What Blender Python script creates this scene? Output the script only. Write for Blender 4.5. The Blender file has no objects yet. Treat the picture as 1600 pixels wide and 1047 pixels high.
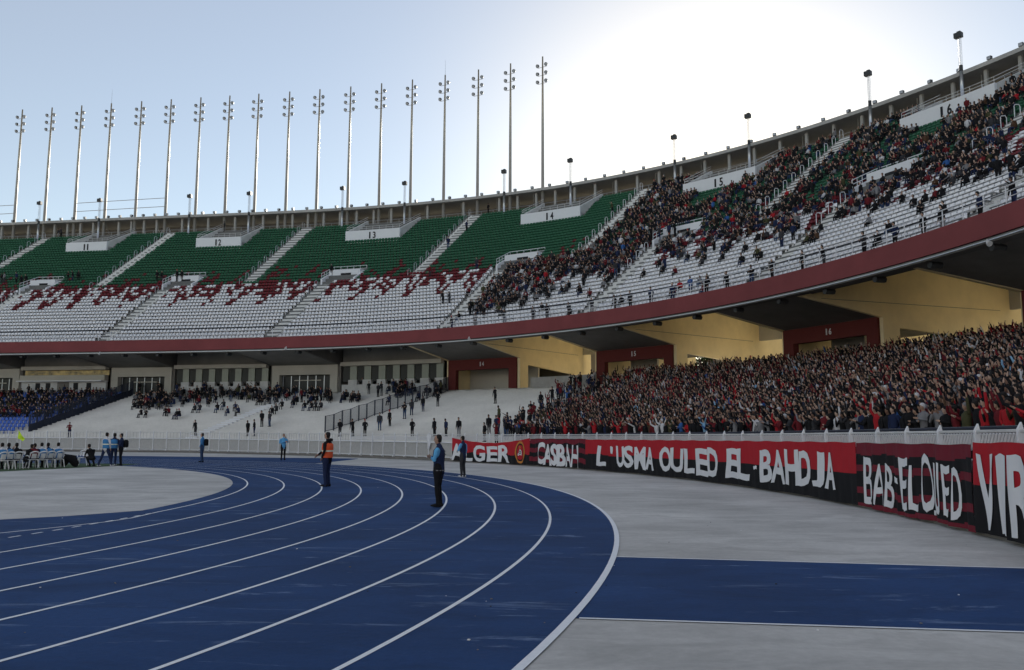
import bpy, bmesh, math, random
import numpy as np
from mathutils import Vector, Matrix

random.seed(7)
rng = np.random.default_rng(11)
PI = math.pi
scene = bpy.context.scene
COL = scene.collection

# ------------------------------------------------------------------ camera, world, sun, exposure
CAM_H, PITCH, ROLL, FPX = 1.642, 0.1197, -0.0036, 1334.0
cam_data = bpy.data.cameras.new('camera')
cam_data.sensor_width = 36.0
cam_data.lens = FPX / 1600.0 * 36.0
cam_data.clip_start = 0.1
cam_data.clip_end = 4000
cam = bpy.data.objects.new('camera', cam_data)
COL.objects.link(cam)
cam.matrix_world = Matrix.Translation((0, 0, CAM_H)) @ Matrix.Rotation(PI / 2 + PITCH, 4, 'X') @ Matrix.Rotation(-ROLL, 4, 'Z')
scene.camera = cam

SUN_EL, SUN_AZ = math.radians(16.0), math.radians(14.0)      # azimuth to the right of +Y
SKY_FILL = (1.95, 1.78, 1.62, 1)                      # even fill light added to the sky, same scale as the sky texture
AUREOLE = (6.6, 4.9, 2.2, 1)
world = bpy.data.worlds.new('World')
scene.world = world
world.use_nodes = True
wn = world.node_tree
sky = wn.nodes.new('ShaderNodeTexSky')
sky.sky_type = 'NISHITA'
sky.sun_disc = False
sky.sun_elevation = SUN_EL
sky.sun_rotation = SUN_AZ
sky.altitude = 100
sky.air_density = 1.0
sky.dust_density = 0.15
sky.ozone_density = 1.0
bg = wn.nodes['Background']
bg.inputs['Strength'].default_value = 0.05
sky_fill = wn.nodes.new('ShaderNodeMix')                           # even pale colour added to the clear sky to brighten the shaded side
sky_fill.data_type = 'RGBA'; sky_fill.blend_type = 'ADD'
sky_fill.inputs['Factor'].default_value = 1.0
sky_fill.inputs['B'].default_value = SKY_FILL
wn.links.new(sky.outputs['Color'], sky_fill.inputs['A'])
# bright warm glow added to the sky colour round the hidden sun
tcw = wn.nodes.new('ShaderNodeTexCoord')
dotn = wn.nodes.new('ShaderNodeVectorMath'); dotn.operation = 'DOT_PRODUCT'
nrm = wn.nodes.new('ShaderNodeVectorMath'); nrm.operation = 'NORMALIZE'
wn.links.new(tcw.outputs['Generated'], nrm.inputs[0]); wn.links.new(nrm.outputs['Vector'], dotn.inputs[0])
dotn.inputs[1].default_value = (math.sin(SUN_AZ) * math.cos(SUN_EL), math.cos(SUN_AZ) * math.cos(SUN_EL), math.sin(SUN_EL))
mx0 = wn.nodes.new('ShaderNodeMath'); mx0.operation = 'MAXIMUM'; mx0.inputs[1].default_value = 0.0
pw = wn.nodes.new('ShaderNodeMath'); pw.operation = 'POWER'; pw.inputs[1].default_value = 40.0
wn.links.new(dotn.outputs['Value'], mx0.inputs[0]); wn.links.new(mx0.outputs[0], pw.inputs[0])
ring = wn.nodes.new('ShaderNodeMix'); ring.data_type = 'RGBA'; ring.blend_type = 'ADD'
ring.inputs['B'].default_value = AUREOLE
wn.links.new(pw.outputs[0], ring.inputs['Factor']); wn.links.new(sky_fill.outputs['Result'], ring.inputs['A'])
wn.links.new(ring.outputs['Result'], bg.inputs['Color'])

sun_data = bpy.data.lights.new('sun', 'SUN')
sun_data.energy = 5.0
sun_data.angle = math.radians(0.53)
sun_data.color = (1.0, 0.93, 0.82)
sun = bpy.data.objects.new('sun', sun_data)
COL.objects.link(sun)
sd = Vector((math.sin(SUN_AZ) * math.cos(SUN_EL), math.cos(SUN_AZ) * math.cos(SUN_EL), math.sin(SUN_EL)))
sun.rotation_euler = sd.to_track_quat('Z', 'Y').to_euler()
sun.location = sd * 300

scene.view_settings.view_transform = 'Standard'
scene.view_settings.look = 'None'
scene.view_settings.gamma = 1.0
scene.view_settings.use_curve_mapping = False
scene.view_settings.exposure = 1.28

# ------------------------------------------------------------------ materials
def mat(name, col, rough=0.85, metal=0.0, noise=0.0, scale=8.0, bump=0.0, col2=None, detail=6.0, spec=0.3, noise2=0.0, scale2=0.3, stretch=None):
    m = bpy.data.materials.new(name)
    m.use_nodes = True
    nt = m.node_tree
    b = nt.nodes['Principled BSDF']
    b.inputs['Roughness'].default_value = rough
    b.inputs['Metallic'].default_value = metal
    b.inputs['Specular IOR Level'].default_value = spec
    b.inputs['Base Color'].default_value = (*col, 1)
    m.diffuse_color = (*col, 1)
    if noise or bump or noise2:
        tc = nt.nodes.new('ShaderNodeTexCoord')
        mp = nt.nodes.new('ShaderNodeMapping')
        nt.links.new(tc.outputs['Object'], mp.inputs['Vector'])
        if stretch: mp.inputs['Scale'].default_value = stretch
        nz = nt.nodes.new('ShaderNodeTexNoise')
        nz.inputs['Scale'].default_value = scale
        nz.inputs['Detail'].default_value = detail
        nz.inputs['Roughness'].default_value = 0.65
        nt.links.new(mp.outputs['Vector'], nz.inputs['Vector'])
        last = None
        c2 = col2 or tuple(c * 0.6 for c in col)
        if noise:
            rp = nt.nodes.new('ShaderNodeValToRGB')
            rp.color_ramp.elements[0].position = 0.5 - 0.22
            rp.color_ramp.elements[1].position = 0.5 + 0.22
            k = noise
            rp.color_ramp.elements[0].color = (*[c * (1 - k) + d * k for c, d in zip(col, c2)], 1)
            rp.color_ramp.elements[1].color = (*col, 1)
            nt.links.new(nz.outputs['Fac'], rp.inputs['Fac'])
            last = rp.outputs['Color']
        if noise2:
            n2 = nt.nodes.new('ShaderNodeTexNoise')
            n2.inputs['Scale'].default_value = scale2
            n2.inputs['Detail'].default_value = 5
            nt.links.new(mp.outputs['Vector'], n2.inputs['Vector'])
            mr = nt.nodes.new('ShaderNodeMapRange')
            mr.inputs['From Min'].default_value = 0.3
            mr.inputs['From Max'].default_value = 0.7
            mr.inputs['To Min'].default_value = 1 - noise2
            mr.inputs['To Max'].default_value = 1 + noise2 * 0.6
            nt.links.new(n2.outputs['Fac'], mr.inputs['Value'])
            mx = nt.nodes.new('ShaderNodeMix')
            mx.data_type = 'RGBA'; mx.blend_type = 'MULTIPLY'
            mx.inputs['Factor'].default_value = 1.0
            if last is not None: nt.links.new(last, mx.inputs['A'])
            else: mx.inputs['A'].default_value = (*col, 1)
            nt.links.new(mr.outputs['Result'], mx.inputs['B'])
            last = mx.outputs['Result']
        if last is not None:
            nt.links.new(last, b.inputs['Base Color'])
        if bump:
            bp = nt.nodes.new('ShaderNodeBump')
            bp.inputs['Strength'].default_value = bump
            bp.inputs['Distance'].default_value = 0.02
            nt.links.new(nz.outputs['Fac'], bp.inputs['Height'])
            nt.links.new(bp.outputs['Normal'], b.inputs['Normal'])
    return m

M = {}
def paved(name, base, streak, amount, gsc, spec=0.3, lim=(0.57, 0.74)):
    """rough ground: fine grain, big soft stains and a few pale scuffs drawn out sideways"""
    m = mat(name, base, 0.80, noise=0.45, scale=gsc, bump=0.35, noise2=0.26, scale2=0.30, spec=spec)
    nt = m.node_tree
    b = nt.nodes['Principled BSDF']
    src = b.inputs['Base Color'].links[0].from_socket
    tc = nt.nodes.new('ShaderNodeTexCoord'); mp = nt.nodes.new('ShaderNodeMapping')
    mp.inputs['Scale'].default_value = (0.55, 2.6, 1.0)
    mp.inputs['Rotation'].default_value = (0, 0, 0.18)
    nt.links.new(tc.outputs['Object'], mp.inputs['Vector'])
    nz = nt.nodes.new('ShaderNodeTexNoise')
    nz.inputs['Scale'].default_value = 0.9; nz.inputs['Detail'].default_value = 9
    nz.inputs['Roughness'].default_value = 0.72; nz.inputs['Distortion'].default_value = 0.6
    nt.links.new(mp.outputs['Vector'], nz.inputs['Vector'])
    rp = nt.nodes.new('ShaderNodeMapRange')
    rp.inputs['From Min'].default_value = lim[0]; rp.inputs['From Max'].default_value = lim[1]
    rp.inputs['To Max'].default_value = amount
    nt.links.new(nz.outputs['Fac'], rp.inputs['Value'])
    mx = nt.nodes.new('ShaderNodeMix'); mx.data_type = 'RGBA'
    mx.inputs['B'].default_value = (*streak, 1)
    nt.links.new(rp.outputs['Result'], mx.inputs['Factor'])
    nt.links.new(src, mx.inputs['A'])
    last = mx.outputs['Result']
    # dark blotches
    n3 = nt.nodes.new('ShaderNodeTexNoise'); n3.inputs['Scale'].default_value = 1.1; n3.inputs['Distortion'].default_value = 0.8
    n3.inputs['Detail'].default_value = 10; n3.inputs['Roughness'].default_value = 0.7
    mp3 = nt.nodes.new('ShaderNodeMapping'); mp3.inputs['Scale'].default_value = (0.6, 1.3, 1.0); mp3.inputs['Rotation'].default_value = (0, 0, 0.2)
    nt.links.new(tc.outputs['Object'], mp3.inputs['Vector']); nt.links.new(mp3.outputs['Vector'], n3.inputs['Vector'])
    r3 = nt.nodes.new('ShaderNodeMapRange')
    r3.inputs['From Min'].default_value = 0.46; r3.inputs['From Max'].default_value = 0.66
    r3.inputs['To Max'].default_value = 0.55
    nt.links.new(n3.outputs['Fac'], r3.inputs['Value'])
    m2 = nt.nodes.new('ShaderNodeMix'); m2.data_type = 'RGBA'
    m2.inputs['B'].default_value = (*[c * 0.5 for c in base], 1)
    nt.links.new(r3.outputs['Result'], m2.inputs['Factor']); nt.links.new(last, m2.inputs['A'])
    nt.links.new(m2.outputs['Result'], b.inputs['Base Color'])
    return m
M['apron'] = paved('apron_asphalt', (0.60, 0.59, 0.56), (0.78, 0.77, 0.74), 0.4, 9)
M['track'] = paved('blue_track_rubber', (0.020, 0.064, 0.185), (0.30, 0.40, 0.58), 0.75, 14, 0.12, (0.58, 0.72))
M['line'] = mat('white_line_paint', (0.86, 0.88, 0.90), 0.8, noise=0.3, scale=18, col2=(0.5, 0.55, 0.6))
M['grass'] = mat('pitch_grass', (0.045, 0.09, 0.035), 0.95, noise=0.6, scale=30, bump=0.5)
M['earth'] = mat('outer_ground', (0.16, 0.14, 0.10), 0.95, noise=0.5, scale=0.3)
M['concrete'] = mat('concrete', (0.42, 0.41, 0.39), 0.9, noise=0.4, scale=2.5, bump=0.3, noise2=0.15, scale2=0.3)
M['terrace'] = mat('terrace_concrete', (0.69, 0.675, 0.64), 0.9, noise=0.28, scale=3.0, bump=0.3, noise2=0.10, scale2=0.25)
M['stairs'] = mat('aisle_stair_concrete', (0.66, 0.66, 0.64), 0.9, noise=0.3, scale=4.0)
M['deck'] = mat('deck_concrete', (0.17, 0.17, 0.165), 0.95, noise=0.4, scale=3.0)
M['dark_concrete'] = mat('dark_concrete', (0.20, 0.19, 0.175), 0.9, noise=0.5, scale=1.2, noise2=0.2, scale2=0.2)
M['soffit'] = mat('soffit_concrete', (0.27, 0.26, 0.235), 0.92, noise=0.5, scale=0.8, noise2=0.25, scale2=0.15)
M['yellow'] = mat('yellow_wall_paint', (0.90, 0.76, 0.47), 0.85, noise=0.16, scale=1.0, noise2=0.12, scale2=0.25)
M['redwall'] = mat('dark_red_paint', (0.135, 0.027, 0.024), 0.8, noise=0.3, scale=1.5)
M['fascia'] = mat('fascia_maroon_paint', (0.215, 0.050, 0.052), 0.75, noise=0.25, scale=0.9, noise2=0.12, scale2=0.3)
M['cream'] = mat('cream_render', (0.52, 0.50, 0.44), 0.85, noise=0.2, scale=1.0, noise2=0.1)
M['white'] = mat('white_paint', (0.74, 0.75, 0.77), 0.6, noise=0.12, scale=3.0)
M['dirtywhite'] = mat('weathered_white_paint', (0.62, 0.62, 0.61), 0.7, noise=0.35, scale=5.0, noise2=0.15, scale2=1.0)
M['black'] = mat('black_steel', (0.02, 0.021, 0.024), 0.6)
M['print'] = mat('black_numeral_paint', (0.015, 0.015, 0.018), 0.7)
M['galv'] = mat('galvanised_steel', (0.55, 0.57, 0.60), 0.38, 0.75, noise=0.2, scale=3.0, spec=0.5)
M['mast'] = mat('pale_mast_paint', (0.40, 0.37, 0.32), 0.42, 0.45, noise=0.3, scale=1.2, spec=0.5)
M['lamp'] = mat('lamp_housing', (0.05, 0.052, 0.055), 0.5, 0.3)
M['glass'] = mat('lamp_glass', (0.35, 0.37, 0.40), 0.15, 0.0, spec=0.8)
M['pane'] = mat('dark_window_glass', (0.014, 0.015, 0.016), 0.35, 0.0, spec=0.3)
M['palepane'] = mat('pale_curtained_glass', (0.22, 0.24, 0.20), 0.25, 0.0, noise=0.4, scale=0.8, spec=0.6)
M['gold'] = mat('painted_gold_reflections', (0.50, 0.36, 0.15), 0.25, 0.3, noise=1.0, scale=1.6, col2=(0.03, 0.028, 0.025), spec=0.5)  # gold reflections put into the glass colour with noise
M['seat_white'] = mat('white_plastic_seat', (0.84, 0.84, 0.85), 0.45, noise=0.1, scale=1.3)
M['seat_green'] = mat('green_plastic_seat', (0.024, 0.118, 0.058), 0.5, noise=0.25, scale=1.3)
M['seat_red'] = mat('red_plastic_seat', (0.16, 0.016, 0.022), 0.5, noise=0.25, scale=1.3)
M['seat_blue'] = mat('blue_plastic_seat', (0.05, 0.13, 0.48), 0.5)
M['chair'] = mat('white_resin_chair', (0.72, 0.73, 0.74), 0.4)
M['neon'] = mat('neon_yellow_cloth', (0.60, 0.85, 0.04), 0.7)
M['lattice'] = mat('grey_concrete_lattice', (0.50, 0.495, 0.48), 0.9, noise=0.5, scale=6.0, bump=0.4)
M['rail_blue'] = mat('dark_blue_rail_paint', (0.022, 0.028, 0.048), 0.6)
M['foliage'] = mat('tree_foliage', (0.05, 0.075, 0.03), 0.9, noise=0.5, scale=2.0)
M['bark'] = mat('tree_bark', (0.10, 0.07, 0.05), 0.9)
M['gleam'] = mat('sun_gleam_paint', (0.72, 0.70, 0.62), 0.8)  # pale colour standing in for a streak of sun, not used by any mesh
def cloth(name, c, r=0.9, n=0.25): return mat(name, c, r, noise=n, scale=3.5, bump=0.15, spec=0.15)
M['ban_red'] = cloth('banner_red_cloth', (0.42, 0.022, 0.032))
M['ban_black'] = cloth('banner_black_cloth', (0.016, 0.016, 0.018))
M['ban_maroon'] = cloth('banner_maroon_cloth', (0.17, 0.022, 0.035))
M['ban_white'] = cloth('banner_white_paint', (0.70, 0.71, 0.73), n=0.15)
M['ban_gold'] = cloth('banner_gold_paint', (0.50, 0.20, 0.05))
M['hivis_orange'] = cloth('orange_reflective_cloth', (0.80, 0.13, 0.05))
M['hivis_strip'] = mat('reflective_strip', (0.78, 0.80, 0.62), 0.3)
M['bib_blue'] = cloth('blue_bib_cloth', (0.06, 0.22, 0.46))
M['sky_cloth'] = cloth('light_blue_cloth', (0.13, 0.42, 0.72))
SK = ['skin_tan', 'skin_light', 'skin_brown']
M['skin_tan'] = mat('skin_tan', (0.38, 0.235, 0.165), 0.6)
M['skin_light'] = mat('skin_light', (0.50, 0.34, 0.26), 0.6)
M['skin_brown'] = mat('skin_brown', (0.20, 0.11, 0.075), 0.6)
M['hair'] = mat('dark_hair', (0.012, 0.010, 0.009), 0.7)
CL = {'black': (0.014, 0.014, 0.016), 'charcoal': (0.045, 0.045, 0.05), 'navy': (0.02, 0.03, 0.075), 'maroon': (0.15, 0.018, 0.024),
      'red': (0.42, 0.022, 0.03), 'white': (0.62, 0.62, 0.64), 'grey': (0.22, 0.22, 0.23), 'olive': (0.07, 0.07, 0.035),
      'blue': (0.04, 0.12, 0.34), 'brown': (0.09, 0.05, 0.03), 'jeans': (0.04, 0.07, 0.14), 'pink': (0.75, 0.10, 0.12), 'skyblue': (0.25, 0.45, 0.65)}
for k, c in CL.items(): M['c_' + k] = cloth(k + '_clothing', c)

# ------------------------------------------------------------------ mesh helpers
class MB:
    """collects polygons with material names; build() links them as ONE mesh object"""
    def __init__(s): s.v = []; s.f = []; s.m = []; s.mats = []
    def mi(s, name):
        if name not in s.mats: s.mats.append(name)
        return s.mats.index(name)
    def face(s, pts, m):
        i = len(s.v); s.v += [tuple(map(float, p)) for p in pts]
        s.f.append(tuple(range(i, i + len(pts)))); s.m.append(s.mi(m))
    def mesh(s, V, F, m):
        i = len(s.v); s.v += [tuple(map(float, p)) for p in V]
        k = s.mi(m)
        for f in F: s.f.append(tuple(a + i for a in f)); s.m.append(k)
    def hexa(s, b, t, m):
        """b, t: four bottom and four top points, same winding (ccw from above)"""
        s.mesh(list(b) + list(t), [(3, 2, 1, 0), (4, 5, 6, 7), (0, 1, 5, 4), (1, 2, 6, 5), (2, 3, 7, 6), (3, 0, 4, 7)], m)
    def box(s, c, size, m, rz=0.0):
        x, y, z = [k / 2 for k in size]; ca, sa = math.cos(rz), math.sin(rz)
        P = []
        for dz in (-z, z):
            for dx, dy in ((-x, -y), (x, -y), (x, y), (-x, y)):
                P.append((c[0] + dx * ca - dy * sa, c[1] + dx * sa + dy * ca, c[2] + dz))
        s.hexa(P[:4], P[4:], m)
    def tube(s, pts, r, m, n=8, cap=True):
        pts = [Vector(p) for p in pts]
        rr = r if isinstance(r, (list, tuple)) else [r] * len(pts)
        V = []; F = []
        for i, p in enumerate(pts):
            d = (pts[min(i + 1, len(pts) - 1)] - pts[max(i - 1, 0)]).normalized()
            ref = Vector((0, 0, 1)) if abs(d.z) < 0.9 else Vector((1, 0, 0))
            a = d.cross(ref).normalized(); b = d.cross(a)
            for k in range(n):
                t = 2 * PI * k / n
                V.append(p + (a * math.cos(t) + b * math.sin(t)) * rr[i])
        for i in range(len(pts) - 1):
            for k in range(n):
                q = (k + 1) % n
                F.append((i * n + k, i * n + q, (i + 1) * n + q, (i + 1) * n + k))
        if cap:
            F.append(tuple(range(n))); F.append(tuple((len(pts) - 1) * n + k for k in reversed(range(n))))
        s.mesh(V, F, m)
    def data(s, name, smooth=False):
        me = bpy.data.meshes.new(name)
        me.from_pydata(s.v, [], s.f)
        for k in s.mats: me.materials.append(M[k])
        me.polygons.foreach_set('material_index', s.m)
        if smooth: me.polygons.foreach_set('use_smooth', [True] * len(s.f))
        me.update()
        return me
    def build(s, name, parent=None, smooth=False):
        return link(name, s.data(name, smooth), parent)

def link(name, data, parent=None):
    o = bpy.data.objects.new(name, data)
    COL.objects.link(o)
    if parent is not None: o.parent = parent
    return o
def tag(o, label=None, cat=None, group=None, kind=None):
    if label: o['label'] = label
    if cat: o['category'] = cat
    if group: o['group'] = group
    if kind: o['kind'] = kind
    return o
def thing(name, label, cat, loc=(0, 0, 0), rz=0.0, group=None):
    o = bpy.data.objects.new(name, None)
    o.empty_display_size = 0.3
    COL.objects.link(o)
    o.location = loc; o.rotation_euler = (0, 0, rz)
    return tag(o, label, cat, group)
def struct(name, mb, smooth=False):
    return tag(mb.build(name, None, smooth), kind='structure')
def copy_tree(o, parent=None):
    c = o.copy(); COL.objects.link(c)
    if parent is not None: c.parent = parent
    for ch in list(o.children): copy_tree(ch, c)
    return c

# ------------------------------------------------------------------ plan of the place (metres; bend centre BC, long axis AX)
BC = np.array([-44.2, 19.8]); AX = math.radians(-10.8)
AE = np.array([math.cos(AX), math.sin(AX)]); AN = np.array([-math.sin(AX), math.cos(AX)])
def ab(a, b): return BC + AE * a + AN * b
cF = [70.26583, 13.5431, -4.32311, 0.19255, 0.16162, -0.0153]     # nose of the upper stand
cW = [52.52175, 3.93782, -0.96125, 1.61559, -0.42526, 0.0358]     # fence round the track
def polar(c, rel):
    R = sum(c[k] * rel ** (2 * k) for k in range(6)); a = rel + AX
    if c is cW: R = np.minimum(R, sum(cF[k] * rel ** (2 * k) for k in range(6)) - 15.6)   # the fence never runs into the terrace
    return np.stack([BC[0] + R * np.cos(a), BC[1] + R * np.sin(a)], -1)
class Curve:
    def __init__(s, c, lo, hi, tilt=None):
        rel = np.radians(np.linspace(lo, hi, 4001)); s.P = polar(c, rel)
        L = np.hypot(*np.diff(s.P, axis=0).T); S = np.r_[0, np.cumsum(L)]; S -= np.interp(0, rel, S); s.S = S
        T = np.gradient(s.P, axis=0); T /= np.hypot(T[:, 0], T[:, 1])[:, None]
        N = np.stack([T[:, 1], -T[:, 0]], 1)
        if tilt is not None:
            d = -np.interp(S, *tilt); c_, s_ = np.cos(d), np.sin(d)
            N = np.stack([N[:, 0] * c_ - N[:, 1] * s_, N[:, 0] * s_ + N[:, 1] * c_], 1)
        s.N = N
    def at(s, t, off=0.0):
        n = np.array([np.interp(t, s.S, s.N[:, 0]), np.interp(t, s.S, s.N[:, 1])]); n /= np.hypot(*n)
        return np.array([np.interp(t, s.S, s.P[:, 0]), np.interp(t, s.S, s.P[:, 1])]) + n * off
    def many(s, t, off):
        nx = np.interp(t, s.S, s.N[:, 0]); ny = np.interp(t, s.S, s.N[:, 1]); l = np.hypot(nx, ny)
        return np.stack([np.interp(t, s.S, s.P[:, 0]) + nx / l * off, np.interp(t, s.S, s.P[:, 1]) + ny / l * off], -1)
    def ang(s, t):
        return math.atan2(np.interp(t, s.S, s.N[:, 1]), np.interp(t, s.S, s.N[:, 0]))   # outward heading
    def inv(s, x, y, omin=-40, omax=45):
        d = np.array([x, y]) - s.P
        cr = np.abs(d[:, 0] * s.N[:, 1] - d[:, 1] * s.N[:, 0]); of = (d * s.N).sum(1)
        cr = np.where((of > omin) & (of < omax), cr, 1e9)
        i = int(np.argmin(cr)); return s.S[i], of[i]
FC = Curve(cF, -40, 140, ([-50, 88, 100.6, 118, 260], [0, 0, 0.03, 0.10, 0.10]))
WC = Curve(cW, -60, 140)
def P3(t, off, z): p = FC.at(t, off); return (p[0], p[1], z)
S_LO, S_HI = -8.0, 212.0

def project(x, y, z):
    z = z - CAM_H
    cz = y * math.cos(PITCH) + z * math.sin(PITCH); cy = -y * math.sin(PITCH) + z * math.cos(PITCH)
    xr = FPX * x / cz; yr = FPX * cy / cz
    c, s = math.cos(ROLL), math.sin(ROLL)
    return 800 + c * xr - s * yr, 523.5 - (s * xr + c * yr)
def ray(u, v):
    x, y = u - 800, 523.5 - v
    c, s = math.cos(ROLL), math.sin(ROLL)
    xr, yr = c * x + s * y, -s * x + c * y
    return np.array([xr, FPX * math.cos(PITCH) - yr * math.sin(PITCH), FPX * math.sin(PITCH) + yr * math.cos(PITCH)])
def ground_at(u, v, z=0.0):
    d = ray(u, v); t = (z - CAM_H) / d[2]; return np.array([d[0] * t, d[1] * t])

# heights of the stands
NOSE_B, NOSE_T = 12.34, 13.72
ROW_T, ROW_R, ROW0, ROWZ = 0.75, 0.555, 0.55, 13.50
NROW = 40
def row_off(k): return ROW0 + ROW_T * k
def row_z(k): return ROWZ + ROW_R * k
UP_TOP = row_z(NROW - 1)
LO_IN, LO_OUT, LO_Z0, LO_Z1 = -13.0, 9.0, 1.05, 7.4
NLO = 30
def lo_z(off):
    k = np.clip(np.floor((off - LO_IN) / ((LO_OUT - LO_IN) / NLO)), 0, NLO)
    return LO_Z0 + (LO_Z1 - LO_Z0) / NLO * k
def hit(u, v, zfun, lo, hi):
    """walk along a viewing ray until it meets a stand surface -> (x, y, z, s, off)"""
    d = ray(u, v); d = d / d[1]
    for Y in np.arange(18, 190, 0.25):
        x, y, z = d[0] * Y, Y, CAM_H + d[2] * Y
        s, of = FC.inv(x, y)
        if lo <= of <= hi and z <= zfun(of): return x, y, float(zfun(of)), s, of
    return None
MODS = [170.5, 147.3, 124.2, 100.4, 81.2, 60.6, 40.4, 20.0]        # sector centres (lower aisle, vomitory, portal)
NUMS = {170.5: None, 147.3: '12', 124.2: '13', 100.4: '14', 81.2: '15', 60.6: '16', 40.4: '17', 20.0: '18'}
NUMS[170.5] = '11'

# ------------------------------------------------------------------ ground, track, pitch
def fan(mb, inner, outer, m, z):
    for i in range(len(inner) - 1):
        mb.face([(*inner[i], z), (*outer[i], z), (*outer[i + 1], z), (*inner[i + 1], z)], m)
def stadium(R, lo=-100.0, a_end=-90.0, n=220, top=True):
    """path of a lane line: near straight, bend, far straight"""
    P = []
    for t in np.linspace(-PI / 2, PI / 2, n): P.append(ab(R * math.cos(t), R * math.sin(t)))
    P.insert(0, ab(a_end, -R)); P.append(ab(a_end, R))
    return np.array(P)
g = MB()
g.face([(-1500, -1500, -0.012), (1500, -1500, -0.012), (1500, 1500, -0.012), (-1500, 1500, -0.012)], 'earth')
struct('ground', g)
g = MB()
wp = WC.many(np.linspace(-70, 190, 300), 0.5)
g.face([(-300, -120, -0.004)] + [(60, -120, -0.004)] + [(*p, -0.004) for p in wp] + [(-300, 140, -0.004)], 'apron')
struct('apron_pavement', g)
g = MB(); fan(g, stadium(36.0), stadium(46.30), 'track', 0.004)
struct('running_track', g)
g = MB()   # sprint start lanes on the far straight
low_e = [ab(-90, 46.30)] + [ab(46.30 * math.cos(t), 46.30 * math.sin(t)) for t in np.linspace(PI / 2, math.radians(57), 40)] + [ground_at(560, 717.2)]
up_e = [ab(-90, 64), ab(-30, 57.5), ab(8, 53.2), ab(23, 51.9)]
g.face([(*p, 0.0045) for p in low_e] + [(*p, 0.0045) for p in up_e[::-1]], 'track')
struct('sprint_extension', g)
g = MB()   # cross strip towards the fence
s0, s1, s2, s3 = ground_at(960, 870), ground_at(1600, 888), ground_at(1600, 988), ground_at(900, 966)
e = (s1 - s0) / np.linalg.norm(s1 - s0); e2 = (s2 - s3) / np.linalg.norm(s2 - s3)
g.face([(*(s3 - e2 * 0.05), 0.0), (*(s3 + e2 * 12), 0.0), (*(s0 + e * 12), 0.0), (*(s0 - e * .1), 0.0)], 'track')
struct('cross_runway', g)
for q, ee, nm in ((s0, e, 1), (s3, e2, -1)):
    g = MB(); nn = np.array([-ee[1], ee[0]]) * 0.025
    g.face([(*(q + ee * .03 - nn), 0.004), (*(q + ee * 12 - nn), 0.004), (*(q + ee * 12 + nn), 0.004), (*(q + ee * .03 + nn), 0.004)], 'line')
    struct('runway_line', g)
for k in range(9):
    R = 36.5 + 1.22 * k
    g = MB()
    w = 0.026
    if k == 0:
        P = []
        for t in np.linspace(math.radians(9.5), PI / 2, 170): P.append(t)
        a = [ab((R - w) * math.cos(t), (R - w) * math.sin(t)) for t in P] + [ab(-90, R - w)]
        b = [ab((R + w) * math.cos(t), (R + w) * math.sin(t)) for t in P] + [ab(-90, R + w)]
        fan(g, a, b, 'line', 0.008)
        for j in range(16):                                     # broken line where the water jump lane leaves
            t0 = math.radians(9.0 - j * 0.84); t1 = t0 - math.radians(0.42)
            fan(g, [ab((R - w) * math.cos(t), (R - w) * math.sin(t)) for t in (t1, t0)], [ab((R + w) * math.cos(t), (R + w) * math.sin(t)) for t in (t1, t0)], 'line', 0.008)
        path = [ab(R * math.cos(math.radians(9.5)), R * math.sin(math.radians(9.5)))] + [ground_at(u, v) for u, v in ((205, 810), (166, 816), (90, 824.5), (0, 833.5))]
        dd = (path[-1] - path[-2]) / np.linalg.norm(path[-1] - path[-2]); path.append(path[-1] + dd * 8)
        L, Rr = [], []
        for i, p in enumerate(path):
            d = path[min(i + 1, len(path) - 1)] - path[max(i - 1, 0)]; d = d / np.linalg.norm(d); n_ = np.array([-d[1], d[0]]) * w
            L.append(p + n_); Rr.append(p - n_)
        fan(g, L, Rr, 'line', 0.008)
    else:
        ww = w if k < 8 else 0.04
        fan(g, stadium(R - ww), stadium(R + ww), 'line', 0.008)
    struct('lane_line', g)
g = MB()   # grey half circle inside the bend and the grass beyond
path = [ab(36.0 * math.cos(t), 36.0 * math.sin(t)) for t in np.linspace(math.radians(10), math.radians(62.5), 80)]
inn = [ground_at(u, v) for u, v in ((0, 812.5), (110, 806.5))]
g.face([(*ab(16.6, -34), 0.008), (*(inn[0] + (inn[0] - inn[1]) / np.linalg.norm(inn[0] - inn[1]) * 7), 0.008), (*inn[0], 0.008), (*inn[1], 0.008)] + [(*p, 0.008) for p in path], 'apron')
struct('half_circle_pavement', g)
g = MB()   # blue surface of the lane that leaves the bend on the inside
dd = (inn[0] - inn[1]) / np.linalg.norm(inn[0] - inn[1])
arc = [ab(36.02 * math.cos(t), 36.02 * math.sin(t)) for t in np.linspace(math.radians(-22), math.radians(10.5), 30)]
g.face([(*(inn[0] + dd * 7), 0.0062)] + [(*p, 0.0062) for p in arc] + [(*inn[1], 0.0062), (*inn[0], 0.0062)], 'track')
struct('water_jump_lane', g)
g = MB()
g.face([(*ab(-80, -35), 0.012), (*ab(16.6, -35), 0.012), (*ab(16.6, 32.5), 0.012), (*ab(15.8, 35.2), 0.012), (*ab(-80, 35.2), 0.012)], 'grass')
struct('pitch_grass', g)
g = MB()
for b0, b1, a0, a1 in ((-34, 34, 11.9, 12.02), ):
    g.face([(*ab(a0, b0), 0.016), (*ab(a1, b0), 0.016), (*ab(a1, b1), 0.016), (*ab(a0, b1), 0.016)], 'line')
g.face([(*ab(-80, 33.9), 0.016), (*ab(11.9, 33.9), 0.016), (*ab(11.9, 34.0), 0.016), (*ab(-80, 34.0), 0.016)], 'line')
struct('pitch_marking', g)

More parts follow.
